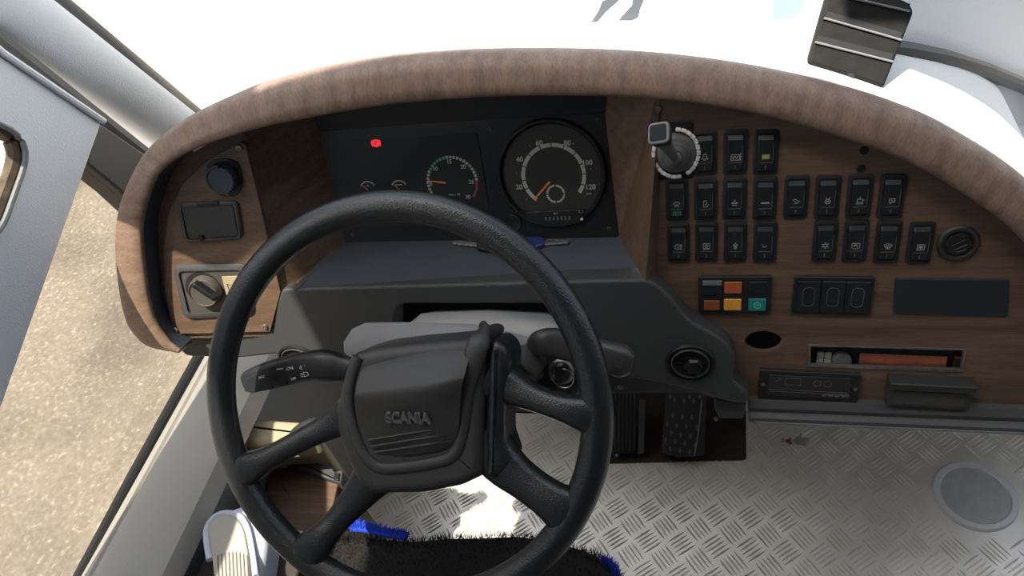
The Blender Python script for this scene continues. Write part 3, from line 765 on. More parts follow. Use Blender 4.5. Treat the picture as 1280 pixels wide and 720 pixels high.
SWS = [
 (881, 191, 'bell', 'white', 'black rocker switch with bell symbol, in top row nearest the lever'),
 (919, 190, 'bus', 'white', 'middle rocker switch of the top row with white framed vehicle symbol'),
 (957, 190, 'square', 'olive', 'rocker switch with yellowish square symbol at right end of top row'),
 (846, 249, 'lamp', 'green', 'leftmost rocker of the middle row with lamp symbol over green marks'),
 (882, 249, 'seat', 'white', 'middle-row rocker with pale seat-like symbol, second from left'),
 (918, 248, 'eye', 'white', 'middle-row rocker with small eye symbol, third from left'),
 (956, 248, 'dash', 'white', 'middle-row rocker marked by a single short horizontal bar'),
 (995, 246, 'horn', 'white', 'middle-row rocker with slanted horn-shaped symbol and pale line, fifth from left'),
 (1034, 246, 'round', 'white', 'middle-row rocker with round symbol with two prongs, third from right'),
 (1074, 245, 'pot', 'white', 'middle-row rocker with pot-like symbol below two screw holes'),
 (1114, 245, 'box', 'white', 'dim rocker switch at right end of the middle row'),
 (848, 303, 'fog', 'white', 'leftmost rocker of the bottom row with fog lamp symbol'),
 (883, 302, 'heat', 'white', 'bottom-row rocker with square heater symbol, second from left'),
 (919, 302, 'arrow', 'white', 'bottom-row rocker with upward arrow symbol, third from left'),
 (956, 302, 'hook', 'white', 'bottom-row rocker with small hook-shaped symbol, left of the gap'),
 (1031, 301, 'snow', 'white', 'bottom-row rocker with snowflake symbol, right of the gap'),
 (1069, 301, 'screenbox', 'white', 'bottom-row rocker with rounded screen symbol beside the snowflake one'),
 (1109, 302, 'demist', 'white', 'bottom-row rocker with windscreen demist symbol, second from right'),
 (1150, 303, 'star', 'white', 'bottom-row rocker with boxed star symbol beside the round dial'),
]
M_swprint = mat('switch_print', (.42, .42, .38), .6)
M_swline = mat('switch_line', (.16, .17, .17), .4)
for i, (x_, y_, ic, colr, lab) in enumerate(SWS):
    f = PP.sub(x_, y_, .0)
    if i == 0: r_ = sw0; parts = list(sw0.children); r_.matrix_world = f.M(); WM[r_.name] = f.M()
    else:
        r_ = sw0.copy(); col.objects.link(r_); r_.matrix_world = f.M(); WM[r_.name] = f.M()
        for ch in sw0.children:
            if ch.name.split('.')[0] in ('bezel', 'rocker'):
                c_ = ch.copy(); col.objects.link(c_); c_.parent = r_; WM[c_.name] = f.M()
    tag(r_, lab, 'switch', 'rocker switches on the wood panel')
    rk = [c_ for c_ in r_.children if c_.name.split('.')[0] == 'rocker'][0]
    WM[rk.name] = f.M()
    bm = B()
    for pl_ in ICON[ic]: stroke(bm, f, pl_, .0006 if ic != 'square' else .0016, .0058, .0040, 0, -.0035)
    ms = M_olive if colr == 'olive' else M_swprint
    build('symbol', bm, ms, rk)
    bm = B(); stroke(bm, f, [(-.0065, -.0105), (.0065, -.0105)], .0005, .0056); stroke(bm, f, [(.0075, -.010), (.0075, .012)], .0004, .0057)
    build('marking_line', bm, M_swline, rk)
    bm = B()
    if colr == 'green':
        for q in (-.004, -.0013, .0013, .004): stroke(bm, f, [(q, -.0135), (q, -.0185)], .0012, .0053)
        build('green_mark', bm, M_lampgreen, rk)
    else:
        stroke(bm, f, [(0, -.0140), (0, -.0175)], .0009, .0054); build('lamp_mark', bm, M_swline, rk)

# six-cell warning block
f = PP.sub(917.5, 367, 0); 
def ppsize(x0, y0, x1, y1, fr=PP):
    a = V(fr.ab(x0, (y0 + y1) / 2)); b = V(fr.ab(x1, (y0 + y1) / 2)); c = V(fr.ab((x0 + x1) / 2, y0)); d = V(fr.ab((x0 + x1) / 2, y1))
    return (b - a).length, (d - c).length
wd, hg = ppsize(872, 344, 962, 390)
blk = empty('indicator_block', f.M(), 'rectangular six-cell block with orange, amber and teal indicator lamps', 'indicator block')
bm = B(); slab(bm, f, rect(wd, hg, .004), -.002, .005, .0015); build('frame', bm, M_bezel, blk)
cells = [(-.31, .22, M_switch, .27, .40), (-.31, -.26, M_brownlamp, .22, .26), (-.02, .22, M_orangelamp, .24, .30), (-.02, -.24, M_amber, .24, .30), (.32, .22, M_switch, .24, .32), (.32, -.24, M_teal, .24, .32)]
for a, b, m_, cw, chh in cells:
    bm = B(); slab(bm, f, rect(wd * cw, hg * chh, .0012, cx=a * wd, cy=b * hg), .004, .0068, .0008); q = build('cell', bm, m_, blk)
    if m_ is M_teal:
        bm = B()
        for k in range(10): stroke(bm, f, [(math.cos(k * .628), math.sin(k * .628)), (math.cos(k * .628 + .628), math.sin(k * .628 + .628))], .0006, .0072, .0040, a * wd, b * hg)
        stroke(bm, f, [(-.5, 0), (.5, 0), (0, .5)], .0006, .0072, .004, a * wd, b * hg); build('symbol', bm, mat('teal_print', (.25, .75, .68), .5), q)
bm = B(); slab(bm, f, rect(wd * .27, hg * .12, .001, cx=-.31 * wd, cy=.36 * hg), .0068, .0082, .0006); build('hood', bm, M_midgrey, blk)
# three blank switches in one frame
f = PP.sub(1040, 368.5, 0, -1); wd, hg = ppsize(990, 345, 1090, 392)
blk = empty('blank_switch_block', f.M(), 'black block of three blank switches with oval outlines beside the indicator lamps', 'switch block')
bm = B(); slab(bm, f, rect(wd, hg, .004), -.002, .004, .0015); build('frame', bm, M_bezel, blk)
for k in (-1, 0, 1):
    bm = B(); slab(bm, f, rect(wd * .29, hg * .80, .002, cx=k * wd * .305), .003, .0062, .001); q = build('blank_switch', bm, M_switch, blk)
    bm = B(); pl_ = roundpoly([V(p_) for p_ in [(-.0065, -.0125), (.0065, -.0125), (.0065, .0125), (-.0065, .0125)]], .0062, 6); pl_.append(pl_[0])
    stroke(bm, f, [(p_.x, p_.y) for p_ in pl_], .0005, .0065, 1, k * wd * .305, 0)
    build('oval_outline', bm, M_swline, q)
# blank plate
bm = B(); pslab(bm, PP, [(1119, 348), (1262, 350), (1260, 396), (1117, 392)], -.001, .0025, .001, .003)
tag(build('blanking_plate', bm, mat('navy_black', (.018, .024, .030), .6)), 'plain navy-black rectangular blanking plate on the wood panel at right', 'plate')
# round dial
f = PP.sub(1197, 303.5, 0)
sk = empty('round_socket', f.M(), 'dark round socket with slanted slots beyond the last switch', 'socket')
bm = B(); lathe(bm, f, [(.0215, -.002), (.0215, .002), (.0195, .0045), (.0165, .0045), (.0155, .003), (.0155, .001)], 40); build('rim', bm, mat('dial_brown_black', (.036, .030, .026), .5), sk)
bm = B(); lathe(bm, f, [(.0125, 0), (.0125, .004), (.011, .005)], 30); build('insert', bm, M_black, sk)
bm = B(); stroke(bm, f, [(-.004, -.006), (.008, 0)], .0012, .0056); stroke(bm, f, [(-.006, -.001), (.005, .006)], .0008, .0056); stroke(bm, f, [(-.001, -.009), (.007, -.006)], .0010, .0056)
build('slot_marks', bm, mat('socket_mark', (.12, .11, .10), .5), sk)

# parking brake lever
f = PP.sub(845, 190, 0)
lv = empty('brake_lever', f.M(), 'grey parking brake lever with cone boot ringed by white beads, top left of switches', 'lever')
bm = B(); slab(bm, f, rect(.040, .066, .003, cx=-.001, cy=.001), -.002, .002, .001); build('base_plate', bm, M_black, lv)
bm = B(); lathe(bm, f, [(.0235, .002), (.0225, .006), (.018, .010), (.0165, .010), (.0140, .017), (.0125, .017), (.010, .024), (.0075, .024), (.006, .030), (.002, .032)], 40); build('boot', bm, M_boot, lv, smooth=50)
for k in range(26):
    if k in (7, 14, 21): continue
    a = 2 * math.pi * k / 26
    bm = B(); c = V((math.cos(a) * .0245, math.sin(a) * .0275)); tdir = V((-math.sin(a), math.cos(a)))
    P0 = f.P(c.x - tdir.x * .0024, c.y - tdir.y * .0024, .0055); P1 = f.P(c.x + tdir.x * .0024, c.y + tdir.y * .0024, .0055)
    dv = (P1 - P0); tube(bm, [P0 - dv * .12, P0, P1, P1 + dv * .12], [.0012, .0024, .0024, .0012], 10, up=f.n); build('bead', bm, M_bead, lv)
# the stick leans out towards the driver, up and left
tip = PP.at(824, 167, .060)
root = f.P(0, 0, .026)
mid = root.lerp(tip, .5)
bm = B(); tube(bm, [root, mid, tip - (tip - root) * .02], [.0042, .0065, .0105], 16, [1, 1, .8], up=f.n, power=3); build('stick', bm, mat('lever_grey', (.11, .11, .11), .4), lv)
bm = B(); g_ = Fr.__new__(Fr); g_.o = tip; g_.n = V((-.25, -.85, .45)) * .5 + (tip - root).normalized(); g_.n.normalize(); g_.u = V((1, 0, 0)) - g_.n * g_.n.x; g_.u.normalize(); g_.v = g_.n.cross(g_.u)
slab(bm, g_, rect(.021, .021, .005), -.010, .004, .003); build('knob', bm, M_matblack, lv)
bm = B(); ringslab(bm, g_, rect(.0225, .0225, .0055), rect(.0175, .0175, .0045), .000, .0035, .0008); build('knob_edge', bm, M_midgrey, lv)

# radio in its slot
f = PP.sub(1108, 448, -.016, -1.5)
rdo = empty('car_radio', f.M(), 'car radio with orange-lit colour display set inside a dark slot', 'radio')
bm = B(); slab(bm, f, rect(.178, .060, .002), -.03, 0, .001); build('front', bm, M_black, rdo)
bm = B(); slab(bm, f, rect(.100, .024, .001, cx=.018, cy=-.004), 0, .0012, .0004)
dsp = build('display', bm, M_display, rdo)
pm = mat('display_picture', (.2, .08, .05), .3); nt = pm.node_tree; p = nt.nodes['Principled BSDF']
tcn = nt.nodes.new('ShaderNodeTexCoord'); mp = nt.nodes.new('ShaderNodeMapping'); mp.inputs['Scale'].default_value = (14, 60, 1); mp.inputs['Rotation'].default_value = (0, 0, .08)
nn_ = nt.nodes.new('ShaderNodeTexNoise'); nn_.inputs['Scale'].default_value = 1; nt.links.new(tcn.outputs['Object'], mp.inputs[0]); nt.links.new(mp.outputs[0], nn_.inputs['Vector'])
sp3 = nt.nodes.new('ShaderNodeSeparateXYZ'); nt.links.new(tcn.outputs['Object'], sp3.inputs[0])
mr3 = nt.nodes.new('ShaderNodeMapRange'); mr3.inputs[1].default_value = -.016; mr3.inputs[2].default_value = .008; nt.links.new(sp3.outputs['Y'], mr3.inputs[0])
ad3 = nt.nodes.new('ShaderNodeMath'); ad3.operation = 'MULTIPLY_ADD'; ad3.inputs[1].default_value = .7; nt.links.new(nn_.outputs[0], ad3.inputs[0])
sb3 = nt.nodes.new('ShaderNodeMath'); sb3.operation = 'SUBTRACT'; sb3.inputs[1].default_value = .35; nt.links.new(mr3.outputs[0], sb3.inputs[0]); nt.links.new(sb3.outputs[0], ad3.inputs[2])
rr_ = nt.nodes.new('ShaderNodeValToRGB'); rr_.color_ramp.elements[0].position = .30; rr_.color_ramp.elements[0].color = (.03, .035, .07, 1); rr_.color_ramp.elements[1].position = .95; rr_.color_ramp.elements[1].color = (.14, .10, .08, 1)
e = rr_.color_ramp.elements.new(.48); e.color = (.16, .07, .07, 1)
e = rr_.color_ramp.elements.new(.62); e.color = (.42, .11, .04, 1)
nt.links.new(ad3.outputs[0], rr_.inputs[0]); nt.links.new(rr_.outputs[0], p.inputs['Base Color']); nt.links.new(rr_.outputs[0], p.inputs['Emission Color']); p.inputs['Emission Strength'].default_value = .12
bm = B(); slab(bm, f, rect(.098, .022, .001, cx=.018, cy=-.004), .0012, .0016); o = build('picture', bm, pm, dsp)
bm = B(); lathe(bm, f, [(.012, 0), (.012, .005), (.009, .007), (.006, .0065)], 28, -.052, -.004); build('volume_knob', bm, M_midgrey, rdo)
for a, b in ((-.077, .002), (-.068, .002), (-.077, -.008), (-.068, -.008)):
    bm = B(); slab(bm, f, rect(.0078, .0085, .001, cx=a, cy=b), 0, .003, .0006); build('button', bm, M_ringwhite, rdo)
for k in range(5):
    bm = B(); slab(bm, f, rect(.010, .0030, .0005, cx=.080, cy=.006 - k * .0048), 0, .002, .0004); build('button', bm, M_orangelamp if k == 0 else M_darkgrey, rdo)
bm = B(); ol = [V(PP.ab(*q, .0)) for q in [(1010, 457.5), (1203, 465), (1208, 436), (1010.5, 430)]]; il = [V(PP.ab(*q, .0)) for q in [(1013, 455.5), (1200.5, 462), (1204.5, 437.5), (1013, 432.5)]]
ringslab(bm, PP, ol, il, -.003, .0012); build('surround', bm, M_steel, rdo)

def _marks(f, x0, x1, y, c):
    bm = B(); x_ = x0; k = 0
    while x_ < x1:
        w_ = (.0022, .0030, .0018, .0026)[k % 4]
        stroke(bm, f, [(x_, y - .0016), (x_, y + .0016)], .0007, c); stroke(bm, f, [(x_, y + (.0012 if k % 2 else -.0012)), (x_ + w_, y + (.0012 if k % 2 else -.0012))], .0007, c)
        stroke(bm, f, [(x_ + w_, y - .0016), (x_ + w_, y + .0014)], .0006, c); x_ += w_ + .0015; k += 1
    return bm
# heater control unit
f = PP.sub(1010, 481, .002, -1.5); wd, hg = ppsize(948, 464, 1073, 499)
ht = empty('heater_control', f.M(), 'slim dark control unit with faint symbols below the round hole', 'control unit')
bm = B(); slab(bm, f, rect(wd, hg, .002), -.004, .004, .0012); build('case', bm, mat('case_brown_black', (.020, .017, .017), .5), ht)
bm = B(); slab(bm, f, rect(wd * .82, hg * .72, .0015), .003, .0050, .0006); fp = build('front_plate', bm, mat('front_dark', (.032, .028, .030), .45), ht)
bm = B()
stroke(bm, f, [(-.020, .004), (-.002, .004), (-.002, .014), (-.020, .014), (-.020, .004)], .0008, .0054, 1, -.008, -.002)
for cx_, rr2 in ((.010, .0045), (.022, .0045)):
    stroke(bm, f, ngon(rr2, 12, 0, cx_, .006), .0007, .0054)
stroke(bm, f, [(-.046, -.006), (-.030, -.006), (-.028, -.004), (-.020, -.004), (-.018, -.006), (.046, -.006)], .0007, .0054)
stroke(bm, f, [(-.046, -.009), (.015, -.009)], .0005, .0054)
stroke(bm, f, [(-.040, .006), (-.034, .010), (-.038, .013)], .0007, .0054)
build('print', bm, mat('faint_print', (.13, .12, .12), .6), fp)
build('faint_mark', _marks(f, .018, .046, -.0105, .0054), mat('faint_letter', (.26, .24, .24), .6), fp)
for sg in (-1, 1):
    bm = B(); lathe(bm, f, [(.0025, .003), (.0025, .0050), (.001, .0054)], 10, sg * wd * .46, 0); build('screw', bm, M_screw, ht)
# ashtray
f = PP.sub(1160, 489, .006, -1.5); wd, hg = ppsize(1108, 472, 1212, 505)
at = empty('ashtray', f.M(), 'grey drawer-type ashtray with overhanging lip at bottom right of panel', 'ashtray')
bm = B(); slab(bm, f, rect(wd, hg * .78, .002, cy=-hg * .1), -.008, .008, .001); build('drawer', bm, mat('ashtray_grey', (.052, .048, .042), .5, var=.15, vscale=60), at)
bm = B(); slab(bm, f, rect(wd * 1.02, hg * .26, .002, cy=hg * .36), -.008, .016, .002); build('lip', bm, mat('ashtray_lip', (.035, .033, .030), .5), at)
bm = B(); slab(bm, f, rect(wd * .86, hg * .50, .001, cy=-hg * .14), .0078, .0092, .0006); build('front_face', bm, mat('ashtray_face', (.065, .060, .052), .5), at)

# round air vents in the knee panel
def vent(fr, px, py, rx, ry, label, depth=.0):
    f = fr.sub(px, py, depth)
    t = empty('air_vent', f.M(), label, 'air vent')
    bm = B(); ringslab(bm, f, circle(rx, 40, ry=ry), circle(rx * .86, 40, ry=ry * .86), -.002, .004, .003); build('rim', bm, M_black, t)
    bm = B(); slab(bm, f, circle(rx * .88, 40, ry=ry * .88), -.002, .0012); build('dark_disc', bm, M_matblack, t)  # flat black disc stands in for the shaded depth of the vent
    bm = B(); ringslab(bm, f, circle(rx * .76, 40, ry=ry * .78), circle(rx * .70, 40, ry=ry * .72), .001, .0055, .002); build('inner_ring', bm, M_darkgrey, t)
    bm = B(); lathe(bm, f, [(rx * .38, .001), (rx * .38, .004), (rx * .30, .007), (rx * .22, .006)], 6, rx * .12, -ry * .15); build('nozzle', bm, M_black, t)
    for k in (-1, 0, 1):
        bm = B(); slab(bm, f, rect(rx * 1.2, .0012, 0, cx=.0, cy=k * ry * .26), .001, .003); build('vane', bm, M_black, t)
vent(KP, 863, 453, vr, vr * .88, 'round black air vent in the curved right end of the knee panel')
vent(KP, 371, 446, .030, .020, 'dark oval air vent in knee panel above the left stalk')

# left panel fittings
f = LP.sub(281, 220, 0, -8)
t = empty('socket_cap', f.M(), 'round blue-black socket cap at top of the left wood panel', 'socket')
bm = B(); slab(bm, f, roundpoly([V(p_) for p_ in [(-.022, -.010), (-.012, -.027), (.012, -.027), (.023, -.010), (.023, .018), (.010, .024), (-.012, .022), (-.022, .012)]], .008), -.002, .003, .001); build('base', bm, M_black, t)
bm = B(); lathe(bm, f, [(.0195, .002), (.0195, .014), (.018, .017), (.016, .017), (.015, .0155), (.002, .0155)], 36); build('cap', bm, M_lining, t)
bm = B(); lathe(bm, f, [(.0022, .002), (.0022, .0042), (.001, .0045)], 10, 0, -.0225); build('screw', bm, M_screw, t)
bm = B(); slab(bm, f, rect(.010, .004, .001, cx=0, cy=.018), .010, .020, .001); build('tab', bm, M_black, t)
f = LP.sub(264.5, 276.5, 0, 1)
t = empty('hatch_cover', f.M(), 'small rectangular grey flap in rounded frame on the left wood panel', 'hatch')
fo = roundpoly([V(LP.ab(*q)) for q in [(232, 302), (305, 298), (298, 250), (222, 253)]], .009); fi = roundpoly([V(LP.ab(*q)) for q in [(236, 298.5), (300.5, 294.5), (294, 254), (227.5, 257)]], .006)
bm = B(); ringslab(bm, LP, fo, fi, -.001, .005, .002); build('frame', bm, M_darkgrey, t)
bm = B(); slab(bm, LP, roundpoly([V(LP.ab(*q)) for q in [(237, 298), (299, 294), (293, 255), (228, 257)]], .005), -.001, .0035, .001); fl = build('flap', bm, mat('flap_grey', (.035, .037, .038), .5, bump=.1), t)
bm = B(); pslab(bm, LP, [(244, 254), (272, 252), (273, 258), (245, 259)], .003, .0062, .001, .001); build('hinge', bm, M_black, t)
bm = B(); pslab(bm, LP, [(247, 295), (253, 294.5), (254, 301), (249, 301)], .003, .0066, .001); build('catch', bm, M_matblack, t)
f = LP.sub(268, 361, 0, 0)
t = empty('headlight_switch', f.M(), 'rotary headlight knob on a taupe plate low on left wood panel', 'light switch')
q_o = [(232, 397), (318, 392), (310, 328), (217, 330)]; q_i = [(238, 390), (310, 386), (303, 335), (225, 337)]
bm = B(); ringslab(bm, LP, roundpoly([V(LP.ab(*q)) for q in q_o], .012), roundpoly([V(LP.ab(*q)) for q in q_i], .007), -.001, .006, .002); build('frame', bm, M_darkgrey, t)
bm = B(); slab(bm, LP, roundpoly([V(LP.ab(*q)) for q in q_i], .006), -.001, .0035, .0005); build('plate', bm, mat('plate_taupe', (.075, .066, .06), .5), t)
g_ = LP.sub(258, 362, .0035)
bm = B(); lathe(bm, g_, [(.0255, -.0005), (.0255, .001)], 36, -.003, .002); build('knob_recess', bm, M_matblack, t)
bm = B(); lathe(bm, g_, [(.0225, .001), (.0220, .009), (.0195, .0125), (.0185, .0110), (.006, .0105)], 40, .001, 0); kb = build('knob', bm, mat('knob_grey', (.09, .08, .072), .3), t)
g2 = LP.sub(259, 361, .014, -48)
bm = B(); slab(bm, g2, rect(.036, .0085, .003), 0, .012, .003); build('knob_grip', bm, M_black, kb)
bm = B(); pslab(bm, LP, [(277, 346), (300, 345), (304, 372), (284, 373)], .003, .0045, .0004); build('symbol_plate', bm, M_beige, t)
bm = B(); stroke(bm, LP.sub(287, 359, .0045), [(-.002, -.005), (-.002, .005), (.002, .003)], .0008, .0004); build('symbol', bm, M_black, t)

# ================================================================== STEERING COLUMN, STALKS, IGNITION
ax = -W.n
cc = empty('column_cover', V((-.32, .6, .45)), 'grey plastic steering column cover behind the wheel hub', 'column cover')
# top shell: back edge at the dash, front edge under the hub
def cring(yb, pts): return [AY(x_, y_, yb) for x_, y_ in pts]
def cr(ctr, wdt, hh, taper=.8):
    s_ = V((1, 0, 0)); q = V((0, .656, .755))
    o_ = []
    for a, b in [(-1, -.1), (-1, .25), (-.88, .72), (-.70, .95), (0, 1.0), (.70, .95), (.88, .72), (1, .25), (1, -.1), (.6, -.3), (-.6, -.3)]:
        o_.append(ctr + s_ * (a * wdt) + q * (b * hh))
    return o_
Pb = AY(608, 388, .640); Pm = AY(606, 424, .560)
q = V((0, .656, .755))
bm = B()
loft(bm, [cr(Pb + V((.0, .06, -.055)) - q * .07, .105, .07), cr(Pb + V((0, 0, 0)) - q * .07, .120, .07), cr(Pb + V((0, -.012, .004)) - q * .07, .130, .075), cr(Pm + V((-.01, 0, 0)) - q * .07, .150, .07), cr(W.P(-.0, .05, -.075) , .10, .035)])
build('upper_shell', bm, M_column, cc, smooth=50)
bm = B(); tube(bm, [W.P(-.02, .0, -.05), W.P(-.02, .03, -.28)], [.040, .045], 24); build('shaft', bm, M_lowgrey, cc)

sw = empty('steering_wheel', W.M(), 'large black four-spoke steering wheel with broad leather-grained hub pad', 'steering wheel')
# rim
bm = B(); R = .2235; N = 120; rings = []
for i in range(N):
    a = 2 * math.pi * i / N; c = W.P(R * math.cos(a), R * math.sin(a)); dr_ = (c - WC).normalized()
    rings.append([c + dr_ * (.0172 * math.cos(t * math.pi / 9)) + W.n * (.0150 * math.sin(t * math.pi / 9)) for t in range(18)])
vs = loft(bm, rings + [rings[0]], cap0=False, cap1=False); bmesh.ops.remove_doubles(bm, verts=bm.verts, dist=1e-6)
build('rim', bm, M_rim, sw, smooth=80)
def rimpt(px, py):
    a, b = W.ab(px, py); d = V((a, b)).normalized() * R; return W.P(d.x, d.y, 0)
def spoke(px, rads, offs, fl):
    P = [V((x_, y_, 0)) for x_, y_ in px]; n = len(P)
    pts3 = [W.at(p_.x, p_.y, o_) for p_, o_ in zip(P[:-1], offs)]; pts3.append(rimpt(P[-1].x, P[-1].y))
    N_ = 22; sp = spline(pts3, N_); rr2 = [v.x for v in spline([V((r_, 0, 0)) for r_ in rads], N_)]; ff = [v.x for v in spline([V((q_, 0, 0)) for q_ in fl], N_)]
    bm = B(); tube(bm, sp, rr2, 20, ff, up=W.n, power=2.6); build('spoke', bm, M_rim, sw, smooth=80)
spoke([(450, 512), (415, 531), (375, 551), (333, 574), (303, 590)], [.026, .0165, .0135, .0150, .0240], [-.012, -.010, -.005, 0], [.7, .8, .9, .9, .58])
spoke([(480, 580), (450, 617), (424, 648), (403, 671), (385, 689)], [.030, .0200, .0155, .0180, .0270], [-.014, -.010, -.005, 0], [.6, .7, .85, .8, .52])
spoke([(612, 470), (640, 484), (668, 497), (706, 510), (750, 521)], [.026, .0200, .0145, .0150, .0240], [-.012, -.010, -.005, 0], [.7, .75, .9, .9, .58])
spoke([(600, 545), (630, 580), (658, 603), (690, 626), (722, 648)], [.030, .0250, .0210, .0225, .0330], [-.014, -.010, -.006, -.001], [.6, .6, .65, .62, .42])
# hub casing
def outl(pts, off): return [V(W.ab(x_, y_, off)) for x_, y_ in pts]
HC = [(437, 444), (465, 436), (513, 430), (586, 424), (592, 417), (604, 414.5), (613, 420), (607, 440), (603, 489), (603, 597), (575, 610), (525, 619), (462, 620), (446, 606), (430, 575), (419, 540), (416, 515), (424, 482)]
bm = B(); slab(bm, W, roundpoly(outl(HC, .012), .006, 3), -.050, .012, .012, 4); build('hub_casing', bm, M_leather, sw, smooth=50)
HR = [(607, 441), (613, 426), (622, 426), (632, 433), (638, 446), (636, 465), (630, 505), (630, 552), (640, 580), (620, 603), (605, 596)]
bm = B(); slab(bm, W, roundpoly(outl(HR, .008), .006, 3), -.045, .008, .010, 4); build('hub_side_cover', bm, M_rim, sw, smooth=50)
# raised rib framing the pad on left, bottom and right
rib = [(447, 446), (437, 480), (437, 515), (449, 556), (466, 580), (489, 586), (550, 577), (570, 564), (578, 535), (582, 489), (590, 457), (600, 424)]
bm = B(); pts3 = spline([W.at(x_, y_, .012) for x_, y_ in rib[:-1]] + [W.at(598, 430, .010), W.at(603, 416, -.004), W.at(604, 411, -.022)], 60)
nr = 60; tube(bm, pts3, [(.0068 if i < 34 else .0068 + .0055 * min(1, (i - 34) / 12) - .003 * max(0, (i - 50) / 10)) for i in range(nr)], 14, [.55] * nr, up=W.n); build('hub_rib', bm, M_leather, sw, smooth=80)
# pad: upper face leans back, lower face towards the driver
LO = [(443, 489), (447, 515), (460, 552), (473, 571), (489, 576), (547, 568), (561, 558), (566, 534), (568, 489), (573, 466)]
UP = [(573, 466), (584, 425), (513, 433), (463, 447), (449, 468), (443, 489)]
bm = B()
crest = [W.at(444, 494, .026), W.at(506, 482, .031), W.at(571, 470, .028)]
low_ = [W.at(447, 515, .020), W.at(459, 552, .016), W.at(472, 571, .014), W.at(489, 577, .014), W.at(547, 569, .014), W.at(562, 558, .016), W.at(567, 534, .019)]
top_ = [W.at(586, 425, -.004), W.at(550, 428.5, -.004), W.at(513, 433, -.004), W.at(463, 446, -.002), W.at(450, 462, .008)]
# grid loft between top edge, crest and bottom edge
def seq(pl_, n): return spline([W.at(x_, y_, o_) for x_, y_, o_ in pl_], n)
rows = [
 [(460, 447, -.010), (513, 433, -.010), (550, 428, -.010), (595, 424, -.010)],
 [(457, 450, .004), (513, 438, .006), (550, 433, .006), (593, 429, .004)],
 [(450, 468, .018), (510, 459, .022), (550, 453, .022), (586, 449, .018)],
 [(445, 487, .026), (508, 478, .031), (548, 472, .031), (581, 468, .026)],
 [(444, 494, .028), (508, 485, .034), (548, 479, .034), (579, 475, .028)],
 [(445, 503, .027), (508, 495, .034), (548, 489, .034), (577, 486, .027)],
 [(449, 520, .023), (510, 513, .029), (548, 508, .029), (575, 505, .023)],
 [(455, 537, .020), (511, 531, .025), (547, 526, .025), (574, 523, .020)],
 [(461, 551, .017), (512, 545, .022), (547, 541, .022), (573, 537, .018)],
 [(468, 563, .014), (513, 560, .018), (547, 556, .018), (571, 551, .014)],
 [(477, 571, .010), (513, 570, .014), (546, 565, .014), (567, 560, .010)],
 [(485, 575, .004), (513, 573, .004), (544, 569, .004), (563, 565, .004)]]
NR = 24; g3 = [seq(r_, NR) for r_ in rows]
gv = [[g3[j][i] for j in range(len(rows))] for i in range(NR)]
gv = [spline([V(p_) for p_ in c_], 34) for c_ in gv]
def gro(c_):
    return c_
loft(bm, gv, closed=False)
pad = build('hub_pad', bm, M_leather, sw, smooth=60)
# three grooves as raised ridges low on the pad
for (x0, y0, x1, y1, o0) in ((460, 550, 566, 533, .0185), (464, 558, 565, 542, .0170), (468, 565.5, 563, 551, .0150)):
    bm = B(); n_ = 10
    pts3 = [W.at(x0 + (x1 - x0) * k / n_, y0 + (y1 - y0) * k / n_, o0 + .0050 * math.sin(math.pi * k / n_)) for k in range(n_ + 1)]
    tube(bm, pts3, .0016, 8, up=W.n); build('pad_ridge', bm, M_leather, pad)
fs = W.sub(510, 523.5, .0285, 6)
# the lettering lies in the sloping lower face of the pad
s_t = W.P(*W.ab(510, 495, .034), .034); s_b = W.P(*W.ab(511, 545, .022), .022)
fs2 = Fr.__new__(Fr); fs2.o = W.at(509.5, 523.0, .0315); vv = (s_t - s_b).normalized(); uu = (W.u * math.cos(rad(7)) + W.v * math.sin(rad(7))); uu = (uu - vv * uu.dot(vv) + vv * .12).normalized(); nn3 = uu.cross(vv).normalized(); fs2.u = uu; fs2.n = nn3; fs2.v = nn3.cross(uu)
tb = textbm('SCANIA', fs2, .0165, 0, 0, .0, .0016, sx=.84, bold=.0007)
lt = build('embossed_lettering', tb, mat('embossed_edge_lit', (.12, .115, .11), .35), pad); lt['label'] = 'embossed SCANIA lettering toned paler for lit edges'  # letters coloured paler than the pad to imitate light on raised edges

# left stalk
def stalk_fr(off): return Fr(W.P(0, 0, off), 40.9)
S = stalk_fr(-.075)
t = empty('indicator_stalk', S.at(430, 460), 'black left indicator stalk with white printed symbols beside the hub', 'stalk')
cl_ = [(470, 462, 14), (436, 461, 13.5), (410, 457, 17.5), (392, 456.5, 17), (372, 460, 16.5), (345, 467, 16.5), (325, 472.5, 15), (312, 476, 12.5), (306, 478, 9)]
pts3 = [S.at(x_, y_) for x_, y_, _ in cl_]; sc_ = (S.at(381, 460) - S.at(380, 460)).length
bm = B(); tube(bm, spline(pts3, 30), [v.x * sc_ for v in spline([V((r_, 0, 0)) for _, _, r_ in cl_], 30)], 20, .62, up=S.n, power=3.2); build('stalk_body', bm, M_black, t, smooth=50)
fo_ = .0072
def sp_(x_, y_): return V(S.ab(x_, y_, .0100))
bm = B(); slab(bm, S, [sp_(306, 489), sp_(315, 491.5), sp_(341, 486), sp_(338, 464), sp_(318, 468), sp_(306, 474)], .004, .0108, .001); build('end_switch', bm, M_switch, t)
bm = B(); slab(bm, S, [sp_(349, 484), sp_(359, 481.5), sp_(355, 460), sp_(346, 462)], .006, .0114, .001); build('slide_switch', bm, M_switch, t)
bm = B()
for s_, x_, y_, z_ in (('-ON', 361.5, 460.8, .0058), ('OFF', 367, 473.5, .0042), ('ACC', 327, 471.5, .0046)):
    a, b = S.ab(x_, y_, .0118); join(bm, textbm(s_, S, z_, a, b, .0118, .0004, roll=12))
ff = S.sub(379, 459, .0112, 12)
